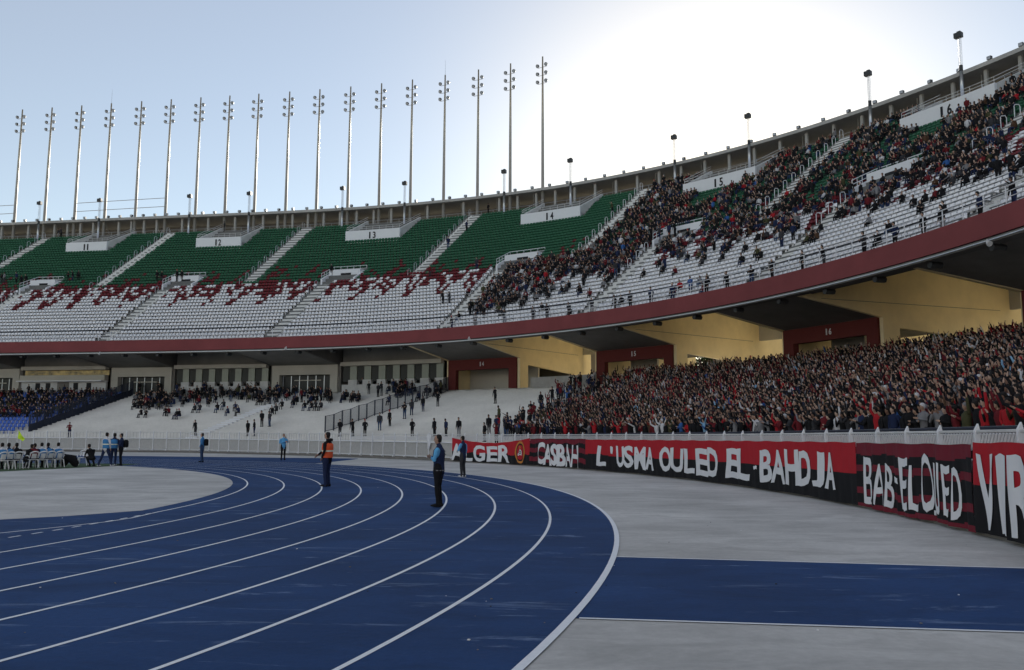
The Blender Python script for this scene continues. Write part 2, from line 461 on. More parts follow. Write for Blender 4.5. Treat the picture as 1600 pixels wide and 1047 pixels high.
g = MB()   # specks of litter on the pavement and the track
for _ in range(45):
    u, v = random.uniform(20, 1580), random.uniform(745, 1040)
    x, y = ground_at(u, v); r_ = random.uniform(.006, .018); a_ = random.uniform(0, 3)
    g.hexa([(x + r_ * math.cos(a_ + k * PI / 2), y + r_ * math.sin(a_ + k * PI / 2), .009) for k in range(4)], [(x + r_ * .7 * math.cos(a_ + k * PI / 2), y + r_ * .7 * math.sin(a_ + k * PI / 2), .009 + r_ * .5) for k in range(4)], random.choice(['dark_concrete', 'dark_concrete', 'black', 'white']))
tag(g.build('litter'), 'small scraps of litter strewn over the pavement and the blue lanes', 'litter', kind='stuff')

# ------------------------------------------------------------------ extrusion along the stand
def prof_extrude(mb, prof, s0, s1, m, ds=1.5, closed=True, caps=True, curve=None, zfun=None):
    c = curve or FC
    n = max(2, int(abs(s1 - s0) / ds) + 1); ss = np.linspace(s0, s1, n); k = len(prof)
    V = []
    for t in ss:
        for (o, z) in prof:
            p = c.at(t, o); V.append((p[0], p[1], z))
    F = []
    rngk = range(k) if closed else range(k - 1)
    for i in range(n - 1):
        for j in rngk:
            q = (j + 1) % k
            F.append((i * k + j, i * k + q, (i + 1) * k + q, (i + 1) * k + j))
    if caps and closed:
        F.append(tuple(range(k))[::-1]); F.append(tuple((n - 1) * k + j for j in range(k)))
    mb.mesh(V, F, m)
def sbox(mb, s0, s1, o0, o1, z0, z1, m, ds=2.0):
    prof_extrude(mb, [(o0, z0), (o1, z0), (o1, z1), (o0, z1)], s0, s1, m, ds)
def shex(mb, pts_b, pts_t, m):
    mb.hexa([P3(*p) for p in pts_b], [P3(*p) for p in pts_t], m)
def srail(mb, pts, r, m, n=5, ds=1.2):
    """rail through (s, off, z) points, following the curve of the stand"""
    out = []
    for a, b in zip(pts[:-1], pts[1:]):
        k = max(1, int(abs(b[0] - a[0]) / ds))
        for i in range(k): t = i / k; out.append(P3(*[a[j] + (b[j] - a[j]) * t for j in range(3)]))
    out.append(P3(*pts[-1])); mb.tube(out, r, m, n)

def digits(text, height, width, m, thick=0.02, weight=0.02):
    cu = bpy.data.curves.new('numeral', 'FONT'); cu.body = text; cu.align_x = 'CENTER'; cu.align_y = 'CENTER'
    cu.size = 1.0; cu.offset = weight; cu.extrude = thick; cu.resolution_u = 3
    o = bpy.data.objects.new('numeral', cu); COL.objects.link(o)
    bpy.context.view_layer.update()
    me = bpy.data.meshes.new_from_object(o.evaluated_get(bpy.context.evaluated_depsgraph_get()))
    COL.objects.unlink(o); bpy.data.objects.remove(o)
    co = np.empty(len(me.vertices) * 3); me.vertices.foreach_get('co', co); co = co.reshape(-1, 3)
    lo, hi = co.min(0), co.max(0)
    co[:, 0] = (co[:, 0] - (lo[0] + hi[0]) / 2) * width / (hi[0] - lo[0])
    co[:, 1] = (co[:, 1] - (lo[1] + hi[1]) / 2) * height / (hi[1] - lo[1])
    me.vertices.foreach_set('co', co.ravel()); me.materials.clear(); me.materials.append(M[m]); me.update()
    return me
def place_text(name, me, t, off, z, parent):
    o = link(name, me, parent)
    a = FC.ang(t)                                                # faces inwards: text +x must run towards smaller s
    p = FC.at(t, off)
    X = Vector((math.sin(a), -math.cos(a), 0)); Z = Vector((-math.cos(a), -math.sin(a), 0)); Y = Vector((0, 0, 1))
    o.matrix_local = Matrix.Translation((p[0], p[1], z)) @ Matrix((X, Y, Z)).transposed().to_4x4()
    return o

# ------------------------------------------------------------------ upper stand
US = thing('upper_stand', 'huge curved upper grandstand with maroon front edge and rows of white and green seats', 'grandstand')
mb = MB()
prof = [(0.45, NOSE_T - 0.42)]
for k in range(NROW):
    prof += [(row_off(k) , row_z(k)), (row_off(k) + ROW_T, row_z(k))]
top = [(34.6, UP_TOP + 0.02), (34.6, UP_TOP - 1.0), (30, UP_TOP - 1.6), (2.2, NOSE_B - 0.05), (0.45, NOSE_B - 0.02)]
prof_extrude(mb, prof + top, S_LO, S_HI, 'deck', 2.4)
mb.build('seating_deck', US)
mb = MB(); prof_extrude(mb, [(0, NOSE_B), (0.4, NOSE_B), (0.4, NOSE_T), (0, NOSE_T)], S_LO, S_HI, 'fascia', 1.2)
mb.build('front_fascia', US)
mb = MB(); prof_extrude(mb, [(0.05, NOSE_B - 0.30), (0.9, NOSE_B - 0.30), (0.9, NOSE_B - 0.06), (0.05, NOSE_B - 0.06)], S_LO, S_HI, 'dark_concrete', 1.5)
srail(mb, [(S_LO, 0.0, NOSE_B - 0.2), (S_HI, 0.0, NOSE_B - 0.2)], 0.045, 'galv', 5, 2)
mb.build('drip_edge', US)
# front railing
mb = MB()
for z in (0.42, 0.72, 1.02): srail(mb, [(S_LO, 0.2, NOSE_T + z), (S_HI, 0.2, NOSE_T + z)], 0.022 if z < 1 else 0.03, 'white', 4, 1.6)
mb.build('front_rail', US)
pm = MB(); pm.box((0, 0, 0.52), (0.05, 0.05, 1.04), 'white'); pd = pm.data('rail_post')
for t in np.arange(0, 200, 1.6)[:110]:
    o = link('rail_post', pd, US); p = FC.at(t, 0.2); o.location = (p[0], p[1], NOSE_T)

AISLE_W = 1.5
def near_mod(t): return min(MODS, key=lambda m: abs(m - t))
UPA = [(a + b) / 2 for a, b in zip(MODS[:-1], MODS[1:])] + [182.3, 10.0]
# aisle stairs: two steps to each row
def stair(t, k0, k1, w, name='aisle_stair'):
    mb = MB()
    for k in range(k0, k1):
        for h in (0, 1):
            o0 = row_off(k) + (ROW_T / 2 if h else 0) - (ROW_T / 2); z = row_z(k) - (0 if h else ROW_R / 2)
            shex(mb, [(t + w / 2, o0, z - 0.5), (t - w / 2, o0, z - 0.5), (t - w / 2, o0 + ROW_T / 2 - .002, z - 0.5), (t + w / 2, o0 + ROW_T / 2 - .002, z - 0.5)],
                 [(t + w / 2, o0, z + 0.03), (t - w / 2, o0, z + 0.03), (t - w / 2, o0 + ROW_T / 2 - .002, z + 0.03), (t + w / 2, o0 + ROW_T / 2 - .002, z + 0.03)], 'stairs')
    return mb.build(name, US)
for t in MODS: stair(t, 0, 17, AISLE_W)
for t in UPA: stair(t, 18, NROW, AISLE_W)
# hoop handrails beside the upper aisles
def hoops(t, k0, k1, step=2, side=1):
    for k in range(k0, k1, step):
        mb = MB(); z = row_z(k); o = row_off(k) + 0.1; tt = t + side * (AISLE_W / 2 + 0.12)
        pts = [(tt, o, z), (tt, o, z + 0.95), (tt, o + 0.12, z + 1.08), (tt, o + 0.5, z + 1.15), (tt, o + 0.62, z + 1.0), (tt, o + 0.62, z + 0.3)]
        mb.tube([P3(*p) for p in pts], 0.035, 'white' if t < 95 else 'galv', 4)
        mb.build('handrail_hoop', US)
for t in UPA:
    if 25 < t < 190: hoops(t, 17, NROW, 2)
for t in MODS: hoops(t, 11, 17, 2)
# dark crossing rail in the lower rows
mb = MB(); srail(mb, [(S_LO, row_off(3) + 0.05, row_z(3) + 0.32), (S_HI, row_off(3) + 0.05, row_z(3) + 0.32)], 0.05, 'black', 4, 2); mb.build('row_rail', US)

# vomitories
VOM = {}
for t in MODS:
    a, b = t + 0.6, t - 3.6                                       # left and right in the photograph
    VOM[t] = (b, a)
    v = bpy.data.objects.new('vomitory', None); COL.objects.link(v); v.parent = US
    z0 = row_z(16) + 0.02; zt = z0 + 2.45; o0, o1 = row_off(17) - 0.1, row_off(17) + 3.1
    mb = MB(); shex(mb, [(a, o0, z0 - .4), (b, o0, z0 - .4), (b, o1, z0 - .4), (a, o1, z0 - .4)], [(a, o0, z0 + .05), (b, o0, z0 + .05), (b, o1, z0 + .05), (a, o1, z0 + .05)], 'stairs'); mb.build('landing', v)
    for sx, w in ((a, 0.22), (b, -0.22)):
        mb = MB(); shex(mb, [(sx + max(w, 0), o0, z0 - .4), (sx + min(w, 0), o0, z0 - .4), (sx + min(w, 0), o1, z0 - .4), (sx + max(w, 0), o1, z0 - .4)],
             [(sx + max(w, 0), o0, z0 + 0.95), (sx + min(w, 0), o0, z0 + 0.95), (sx + min(w, 0), o1, zt + 0.12), (sx + max(w, 0), o1, zt + 0.12)], 'white')
        mb.build('side_wall', v)
    mb = MB(); sbox(mb, b, a, o1 - 1.5, o1 + 0.25, z0 - .3, zt, 'white'); mb.build('back_wall', v)
    mb = MB(); sbox(mb, b + 1.2, b + 2.6, o1 - 1.53, o1 - 1.45, z0 + .05, z0 + 1.95, 'print'); mb.build('doorway', v)
    mb = MB()
    for h in (0.35, 0.75):
        srail(mb, [(a + .1, o0, z0 + 0.95 + h), (a + .1, o1, zt + h), (b - .1, o1, zt + h)], 0.035, 'white', 4)
    for i in range(6):
        q = i / 5; mb.tube([P3(a + .1, o0 + (o1 - o0) * q, z0 + .95 + (zt - z0 - .95) * q), P3(a + .1, o0 + (o1 - o0) * q, z0 + .95 + (zt - z0 - .95) * q + .75)], .03, 'white', 4)
        mb.tube([P3(a + .1 + (b - a - .2) * q, o1, zt), P3(a + .1 + (b - a - .2) * q, o1, zt + .75)], .03, 'white', 4)
    mb.build('guard_rail', v)

# numbered blocks near the top
BOX_OFF = 24.5
BLK = {}
bk0 = int(round((BOX_OFF - ROW0) / ROW_T))
for t in MODS:
    c = t - 0.3; hw = 3.7
    BLK[t] = (c - hw, c + hw)
    v = bpy.data.objects.new('numbered_block', None); COL.objects.link(v); v.parent = US
    z0 = row_z(bk0 - 1); zt = z0 + 2.15; o0 = BOX_OFF; o1 = 31.0; sl = UP_TOP + 0.9
    mb = MB(); sbox(mb, c - hw, c + hw, o0, o0 + 0.3, z0 - .3, zt, 'white'); mb.build('front_panel', v)
    mb = MB(); sbox(mb, c - hw, c + hw, o0 + 0.302, o0 + 3.2, z0 - .3, zt - .75, 'stairs')
    for i in range(9):
        q0 = o0 + 3.2 + i * .45; sbox(mb, c + .4, c + hw - .25, q0, q0 + .448, zt - 1.6, zt - .75 + (i + 1) * .22, 'stairs')
    mb.build('block_steps', v)
    for sx in (c - hw, c + hw - .26):
        mb = MB(); shex(mb, [(sx + .26, o0 + .302, z0 - .2), (sx, o0 + .302, z0 - .2), (sx, o1, z0 - .2), (sx + .26, o1, z0 - .2)],
             [(sx + .26, o0 + .302, zt), (sx, o0 + .302, zt), (sx, o1, sl), (sx + .26, o1, sl)], 'dirtywhite')
        mb.build('side_parapet', v)
    mb = MB()
    for h in (0.3, 0.6): srail(mb, [(c + hw - .1, o1, sl + h), (c + hw - .1, o0 + .15, zt + h), (c - hw + .1, o0 + .15, zt + h), (c - hw + .1, o1, sl + h)], 0.03, 'dirtywhite', 4)
    for i in range(9): mb.tube([P3(c - hw + .1 + (2 * hw - .2) * i / 8, o0 + .15, zt), P3(c - hw + .1 + (2 * hw - .2) * i / 8, o0 + .15, zt + .6)], .025, 'dirtywhite', 4)
    mb.build('block_rail', v)
    for j, ch in enumerate(NUMS[t]): place_text('numeral', digits(ch, 1.0, .22 if ch == '1' else .46, 'print'), c + (.30 if j == 0 else -.30), o0 - 0.05, (z0 + zt) / 2 + 0.25, v)

# top walkway rail, columns, roof ring
mb = MB()
for h in (0.45, 0.9): srail(mb, [(S_LO, 31.1, UP_TOP + h), (S_HI, 31.1, UP_TOP + h)], 0.028, 'galv', 4, 2)
for t in np.arange(S_LO, S_HI, 1.6): mb.tube([P3(t, 31.1, UP_TOP), P3(t, 31.1, UP_TOP + .9)], .025, 'galv', 4)
mb.build('walkway_rail', US)
ROOF_Z = 39.0
RO = 32.6
mb = MB(); prof_extrude(mb, [(RO, ROOF_Z - .42), (RO + 6.5, ROOF_Z - .62), (RO + 6.5, ROOF_Z - .1), (RO, ROOF_Z)], S_LO, S_HI, 'concrete', 1.6)
roof = mb.build('roof_ring', US)
mb = MB(); sbox(mb, S_LO, S_HI, RO + 5.6, RO + 6.0, 20.0, ROOF_Z - .62, 'dark_concrete', 2.5); mb.build('rear_wall', US)
cm = MB(); cm.box((0, 0, 1.75), (0.30, 0.34, 3.5), 'concrete'); cd = cm.data('roof_column')
_g = np.arange(60, 210, .25); _u = np.array([project(*P3(t, RO + .65, ROOF_Z))[0] for t in _g])
MAST_S = [float(np.interp(-x, -_u, _g)) for x in (22, 69, 116, 163, 211, 258, 305, 351, 397, 446, 494, 543, 592, 641, 693, 746, 797, 848)]
for t in np.arange(S_LO + 1, S_HI - 1, 2.45):
    if min(abs(t - m) for m in MAST_S) < 0.7: continue
    o = link('roof_column', cd, roof); p = FC.at(t, RO + 1.0); o.location = (p[0], p[1], UP_TOP); o.rotation_euler = (0, 0, FC.ang(t))
for i, t in enumerate(np.arange(18, 195, 4.9)):
    bm_ = MB(); bm_.tube([P3(t, RO + 1.4, ROOF_Z - .5), P3(t + 1.6, RO + 5.5, UP_TOP + .4)], .09, 'concrete', 4); bm_.build('diagonal_brace', roof)

# modules under the stand: portal tunnels with yellow side walls
MW = 4.75
def under_z(o): return NOSE_B - 0.06 + (UP_TOP - 1.6 - NOSE_B) * max(0, o - 2.2) / 27.8
for t in MODS:
    c = {100.4: 100.3, 81.2: 81.4, 60.6: 60.6, 40.4: 40.4}.get(t, t); a, b = c + MW, c - MW
    red = t < 110
    mdl = bpy.data.objects.new('portal', None); COL.objects.link(mdl); mdl.parent = US
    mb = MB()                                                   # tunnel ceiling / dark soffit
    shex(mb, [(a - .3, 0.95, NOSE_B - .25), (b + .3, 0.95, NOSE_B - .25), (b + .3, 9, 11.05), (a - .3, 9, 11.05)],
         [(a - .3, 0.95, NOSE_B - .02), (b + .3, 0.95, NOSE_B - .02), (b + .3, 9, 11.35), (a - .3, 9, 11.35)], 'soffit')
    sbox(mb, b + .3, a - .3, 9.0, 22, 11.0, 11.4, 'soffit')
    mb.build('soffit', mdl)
    for sx, side in ((a, 1), (b, -1)):                           # side walls
        s0, s1 = (sx - .3, sx) if side == 1 else (sx, sx + .3)
        mb = MB(); mm = 'yellow' if red or t > 300 else 'dark_concrete'
        def slab(o0, o1, z0a, z0b, z1a, z1b):
            shex(mb, [(s1, o0, z0a), (s0, o0, z0a), (s0, o1, z0b), (s1, o1, z0b)], [(s1, o0, z1a), (s0, o0, z1a), (s0, o1, z1b), (s1, o1, z1b)], mm)
        slab(0.95, 9.0, NOSE_B - .28, 10.95, NOSE_B + .05, under_z(9.0) + .3)
        slab(9.0, 10.7, 7.4, 7.4, under_z(9) + .3, under_z(10.7) + .3)
        lowz = (7.4, 7.4) if side == 1 or not red else (10.2, 9.2)
        slab(10.7, 29.5, *lowz, under_z(10.7) + .3, under_z(29.5) + .3)
        mb.build('side_wall', mdl)
        if red:
            mb = MB()                                            # thin joint in the wall
            qs = s0 - .012 if side == -1 else s1 + .012
            mb.tube([P3(qs, 3, 12.0), P3(qs, 22, 12.25)], .018, 'dark_concrete', 4); mb.build('wall_joint', mdl)
    fm = 'redwall' if red else 'cream'
    mb = MB(); sbox(mb, b + .302, a - .302, 8.75, 9.4, 9.75, 11.0, fm); mb.build('lintel', mdl)
    mb = MB(); sbox(mb, b + .302, b + 1.3, 8.75, 9.4, 7.4, 9.748, fm); mb.build('jamb', mdl)
    mb = MB(); sbox(mb, a - 1.3, a - .302, 8.75, 9.4, 7.4, 9.748, fm); mb.build('jamb', mdl)
    if red:
        mb = MB(); sbox(mb, (b + .4) if t > 95 else (b + 5.2), a - .4 if t > 95 else a - 1.3, 13.5, 13.8, 7.4, 10.9, 'cream'); mb.build('inner_wall', mdl)
        for j, ch in enumerate(NUMS[t]): place_text('numeral', digits(ch, .52, .12 if ch == '1' else .25, 'ban_white'), c + (.17 if j == 0 else -.17), 8.71, 10.4, mdl)
    else:
        mb = MB(); sbox(mb, b + 1.3, a - 1.3, 9.6, 9.65, 7.4, 9.7, 'pane'); mb.build('door_glass', mdl)
        for i in range(7):
            q = b + 1.4 + (2 * MW - 2.8) * i / 6
            mb = MB(); sbox(mb, q - .05, q + .05, 9.5, 9.58, 7.4, 9.7, 'galv'); mb.build('mullion', mdl)
        mb = MB(); sbox(mb, c - 1.8, c + 1.8, 9.48, 9.53, 9.0, 9.12, 'cream'); mb.build('transom', mdl)
# bays between the modules on the left: glazed fronts
for i, (m0, m1) in enumerate(zip(MODS[:3], MODS[1:4])):
    a, b = m0 - MW - .3, m1 + MW + .3
    bay = bpy.data.objects.new('glazed_front', None); COL.objects.link(bay); bay.parent = US
    mb = MB(); sbox(mb, b, a, 8.3, 9.0, 10.75, 11.25, 'cream'); mb.build('lintel', bay)
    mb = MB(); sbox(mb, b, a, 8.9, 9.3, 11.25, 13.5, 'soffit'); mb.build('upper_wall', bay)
    if i == 0:                                                   # press room, gold reflections painted on its window band
        mb = MB(); sbox(mb, b, a, 9.1, 9.2, 10.0, 10.75, 'gold'); mb.build('window_band', bay)
        mb = MB(); sbox(mb, b, a, 8.2, 9.0, 9.25, 10.0, 'cream'); mb.build('balcony_front', bay)
        mb = MB(); sbox(mb, b, a, 7.6, 9.0, 9.10, 9.248, 'white'); mb.build('canopy', bay)
        mb = MB(); sbox(mb, b, a, 8.6, 8.9, 7.0, 9.098, 'dirtywhite'); mb.build('lower_wall', bay)
        for q in (a - 2.6, a - 4.2, b + 4.6, b + 2.6):
            mb = MB(); sbox(mb, q - .35, q + .35, 8.55, 8.598, 8.0, 8.95, 'print'); mb.build('poster', bay)
        mb = MB(); sbox(mb, (a + b) / 2 - .9, (a + b) / 2 + .9, 8.55, 8.598, 7.0, 9.05, 'dark_concrete'); mb.build('doorway', bay)
        continue
    n = 14; w = (a - b) / n
    for k in range(n):
        mm = 'pane' if k % 2 else ('palepane')
        mb = MB(); sbox(mb, b + k * w + .03, b + (k + 1) * w - .03, 9.0 - (.12 if k % 2 == 0 else 0), 9.1, 8.75, 10.748, mm); mb.build('window_pane', bay)
    mb = MB(); sbox(mb, b, a, 8.75, 9.2, 7.2, 8.35, 'dirtywhite')
    for k in range(0, n, 2): sbox(mb, b + k * w - .1, b + (k + 1) * w + .1, 8.72, 9.22, 8.2, 8.95, 'dirtywhite')
    mb.build('stepped_parapet', bay)
for m0, m1 in zip(MODS[3:-1], MODS[4:]):                          # open bays on the right: parapet
    a, b = m0 - MW - .3, m1 + MW + .3
    mb = MB(); sbox(mb, b - .2, a - 1.2, 9.0, 9.4, 7.1, 8.55, 'concrete'); mb.build('bay_parapet', US)
mb = MB(); sbox(mb, S_LO, S_HI, 9.0, 24, 6.9, 7.39, 'terrace'); mb.build('concourse_floor', US)
mb = MB()
for t0 in np.arange(S_LO, S_HI - 6, 6.8): sbox(mb, t0, t0 + .6, 23.2, 23.6, 7.38, 12.398, 'concrete')
sbox(mb, S_LO, S_HI, 23.2, 23.6, 12.4, 26.5, 'cream'); sbox(mb, S_LO, S_HI, 23.1, 23.7, 7.3, 8.6, 'cream'); sbox(mb, 96, S_HI, 23.0, 23.09, 8.6, 12.5, 'dark_concrete'); mb.build('concourse_back_wall', US)
mb = MB()
for t0 in np.arange(24, 190, 4.8):
    mb = MB(); mb.tube([P3(t0, .5, NOSE_B - .45), P3(t0, 1.3, NOSE_B - .45)], .22, 'lamp', 6)
    mb.build('soffit_floodlight', US)
for u, v in ((733, 529), (156, 552), (447, 544), (1543, 380)):
    p = ground_at(u, v, NOSE_B - .5); mb = MB(); mb.tube([(p[0], p[1], NOSE_B - .3), (p[0], p[1], NOSE_B - .45), (p[0], p[1] - .2, NOSE_B - .58)], [.04, .09, .16], 'dirtywhite', 8); mb.build('horn_speaker', US)

# ------------------------------------------------------------------ seats
def seat_mesh(m, name='seat'):
    mb = MB(); w = 0.222
    mb.mesh([(-w, -.20, .36), (w, -.20, .36), (w, .17, .32), (-w, .17, .32), (-w, -.20, .41), (w, -.20, .41), (w, .15, .37), (-w, .15, .37)],
            [(3, 2, 1, 0), (4, 5, 6, 7), (0, 1, 5, 4), (1, 2, 6, 5), (3, 0, 4, 7)], m)
    mb.mesh([(-w, .15, .32), (w, .15, .32), (w, .21, .32), (-w, .21, .32), (-w * .9, .20, .70), (w * .9, .20, .70), (w * .9, .25, .70), (-w * .9, .25, .70)],
            [(0, 1, 5, 4), (1, 2, 6, 5), (2, 3, 7, 6), (3, 0, 4, 7), (4, 5, 6, 7)], m)
    mb.box((0, .1, .17), (.10, .12, .34), m)
    return mb
SEATS = []     # x, y, z, heading, colour, s, row
import itertools
letters_phase = {}
for k in range(NROW - 1):
    off = row_off(k) + 0.42; z = row_z(k)
    # arc length on the offset line
    ss = np.arange(S_LO + 1, 200, 0.02); pp = FC.many(ss, off); L = np.r_[0, np.cumsum(np.hypot(*np.diff(pp, axis=0).T))]
    tt = np.interp(np.arange(0.2, L[-1], 0.5), L, ss)
    for t in tt:
        if k < 17:
            if min(abs(t - m) for m in MODS) < AISLE_W / 2 + .3: continue
        else:
            if k >= 18 and min(abs(t - m) for m in UPA) < AISLE_W / 2 + .3: continue
        if 17 <= k <= 20 and any(b - .35 < t < a + .35 for b, a in VOM.values()): continue
        if k >= bk0 and any(b - .3 < t < a + .3 for b, a in BLK.values()): continue
        # red motif fading between the white and the green rows
        q = math.sin(t * 1.15) + .6 * math.sin(t * 2.6 + 1.0)
        if k >= 17:
            col = 'green'
            if k < 23 and random.random() < (0.50 if q > .2 else .10) * (1 - (k - 17) / 6.5): col = 'red'
            if k == 17 and random.random() < .5: col = 'red'
        else:
            col = 'white'
            if k >= 10:
                depth = 14.5 - 5.4 * (0.5 + 0.5 * math.sin(t * 1.55 + .6 * math.sin(t * .6)))
                if k > depth and random.random() < .56: col = 'red'
                elif k > 12 and random.random() < .18: col = 'red'
        SEATS.append((t, k, off, z, col))
sm = {c: seat_mesh('seat_' + c) for c in ('white', 'green', 'red')}
def place_many(mb_arrays, transforms):
    pass
def proj_size(x, y, z):
    return 1.0 / math.hypot(x, y)
pos = np.array([[*FC.at(t, off), z] for t, k, off, z, c in SEATS])
U = np.array([project(*p) for p in pos])
inview = (U[:, 0] > -10) & (U[:, 0] < 1610) & (U[:, 1] > -10)
dist = np.where(inview, np.hypot(pos[:, 0], pos[:, 1]), 1e9)
order = np.argsort(dist)
indiv = set(order[:300].tolist())
sdata = {c: sm[c].data('seat') for c in sm}
base = {c: (np.array(sm[c].v), sm[c].f) for c in sm}
V = []; F = []; MI = []; nv = 0
for i, (t, k, off, z, c) in enumerate(SEATS):
    if not inview[i] and not (-80 < U[i, 0] < 1760): continue
    a = FC.ang(t) - PI / 2
    if i in indiv:
        o = link('seat', sdata[c], US); o.location = pos[i]; o.rotation_euler = (0, 0, a)
    else:
        v0, f0 = base[c]; ca, sa = math.cos(a), math.sin(a)
        j = random.uniform(-.02, .02)
        V.append(np.stack([v0[:, 0] * ca - v0[:, 1] * sa + pos[i, 0], v0[:, 0] * sa + v0[:, 1] * ca + pos[i, 1], v0[:, 2] + pos[i, 2]], 1))
        F.append(np.array([list(f) for f in f0]) + nv); MI.append(np.full(len(f0), ['white', 'green', 'red'].index(c))); nv += len(v0)
def joined(name, V, F, MI, mats, parent=None, smooth=False):
    V = np.concatenate(V); F = np.concatenate(F); MI = np.concatenate(MI)
    me = bpy.data.meshes.new(name)
    me.vertices.add(len(V)); me.vertices.foreach_set('co', V.astype(np.float32).ravel())
    k = F.shape[1]
    me.loops.add(F.size); me.loops.foreach_set('vertex_index', F.astype(np.int32).ravel())
    me.polygons.add(len(F)); me.polygons.foreach_set('loop_start', np.arange(0, F.size, k, dtype=np.int32))
    me.polygons.foreach_set('material_index', MI.astype(np.int32))
    if smooth: me.polygons.foreach_set('use_smooth', np.ones(len(F), dtype=bool))
    for m in mats: me.materials.append(M[m])
    me.update(calc_edges=True); me.validate()
    return link(name, me, parent)
o = joined('distant_seats', V, F, MI, ['seat_white', 'seat_green', 'seat_red'], US); o['kind'] = 'stuff'
print('seats', len(SEATS))

# ------------------------------------------------------------------ lower terrace
LT = thing('lower_terrace', 'pale concrete standing terrace of shallow steps behind the white track fence', 'terrace')
mb = MB()
prof = [(LO_IN, 0.0)]
for k in range(NLO):
    o = LO_IN + (LO_OUT - LO_IN) / NLO * k; z = LO_Z0 + (LO_Z1 - LO_Z0) / NLO * k
    prof += [(o, z), (o + (LO_OUT - LO_IN) / NLO, z)]
prof += [(LO_OUT, LO_Z1 - .02), (LO_OUT, 0.0)]
prof_extrude(mb, prof, S_LO, S_HI, 'terrace', 2.2)
mb.build('terrace_steps', LT)
def lo_stair(t, w=1.3, slant=0.0):
    mb = MB(); dk = (LO_OUT - LO_IN) / NLO
    for k in range(NLO - 1):
        o = LO_IN + dk * k + dk * .5; z = LO_Z0 + (LO_Z1 - LO_Z0) / NLO * (k + .5); tt = t
        shex(mb, [(tt + w / 2, o, z - .3), (tt - w / 2, o, z - .3), (tt - w / 2, o + dk * .5, z - .3), (tt + w / 2, o + dk * .5, z - .3)],
             [(tt + w / 2, o, z + .02), (tt - w / 2, o, z + .02), (tt - w / 2, o + dk * .5, z + .02), (tt + w / 2, o + dk * .5, z + .02)], 'white')
    mb.build('terrace_stair', LT)
# steel fences dividing the terrace
def hitlo(u, v):
    h = hit(u, v, lo_z, LO_IN, LO_OUT + 11)
    return h
def block_fence(pts, label, h=1.9, sheet=False):
    """pts: feet of the fence on the terrace (s, off)"""
    th = thing('terrace_fence', label, 'fence')
    n = 16; Q = []
    for a, b in zip(pts[:-1], pts[1:]):
        for i in range(n): Q.append((a[0] + (b[0] - a[0]) * i / n, a[1] + (b[1] - a[1]) * i / n))
    Q.append(pts[-1])
    B = [np.array(P3(s, o, float(lo_z(o)))) for s, o in Q]
    for p in B:
        mb = MB(); mb.box((p[0], p[1], p[2] + h / 2), (.11, .11, h), 'rail_blue'); mb.build('post', th)
    for z in (0.15, h - .05):
        mb = MB(); mb.tube([p + np.array([0, 0, z]) for p in B], .03, 'rail_blue', 4); mb.build('rail', th)
    mb = MB()
    for p, q in zip(B[:-1], B[1:]):
        for i in range(1, 9):
            r = p + (q - p) * i / 9; mb.box((r[0], r[1], r[2] + h / 2), (.032, .032, h - .2), 'rail_blue')
    mb.build('bars', th)['kind'] = 'stuff'
    if sheet:
        mb = MB()
        for p, q in zip(B[:-1], B[1:]):
            mb.hexa([p, q, q + (0.02, .02, 0), p + (0.02, .02, 0)], [p + (0, 0, .9), q + (0, 0, .9), q + (0.02, .02, .9), p + (0.02, .02, .9)], 'rail_blue')
        mb.build('sheeting', th)
    return th
h0 = hitlo(508, 676.5); h1 = hitlo(700, 613)
print('fence pts', h0, h1)
if h0 and h1: block_fence([(h0[3], max(h0[4], LO_IN + .2)), (h1[3], min(h1[4], 8.8))], 'black steel bar fence climbing the pale terrace behind the man in the orange vest', 1.75)
h0 = hitlo(45, 676); h1 = hitlo(207, 619); SB = (h0[3], h1[3])
print('fence pts', h0, h1)
if h0 and h1: block_fence([(h0[3], max(h0[4], LO_IN + .2)), (h1[3], min(h1[4], 8.8))], 'dark blue fence at the edge of the block with blue seats', 2.0, True); 
# white stair up the left terrace
h0 = hitlo(325, 675); h1 = hitlo(402, 642)
print('stair', h0, h1)
mb = MB(); dk = (LO_OUT - LO_IN) / NLO
for k in range(NLO - 1):
    q = k / (NLO - 1); tt = h0[3] + (h1[3] - h0[3]) * (LO_IN + dk * k - h0[4]) / (h1[4] - h0[4]); o = LO_IN + dk * k + dk * .45; z = LO_Z0 + (LO_Z1 - LO_Z0) / NLO * (k + .5); w = 1.5
    shex(mb, [(tt + w / 2, o, z - .3), (tt - w / 2, o, z - .3), (tt - w / 2, o + dk * .5, z - .3), (tt + w / 2, o + dk * .5, z - .3)],
         [(tt + w / 2, o, z + .03), (tt - w / 2, o, z + .03), (tt - w / 2, o + dk * .5, z + .03), (tt + w / 2, o + dk * .5, z + .03)], 'white')
mb.build('terrace_stair', LT)

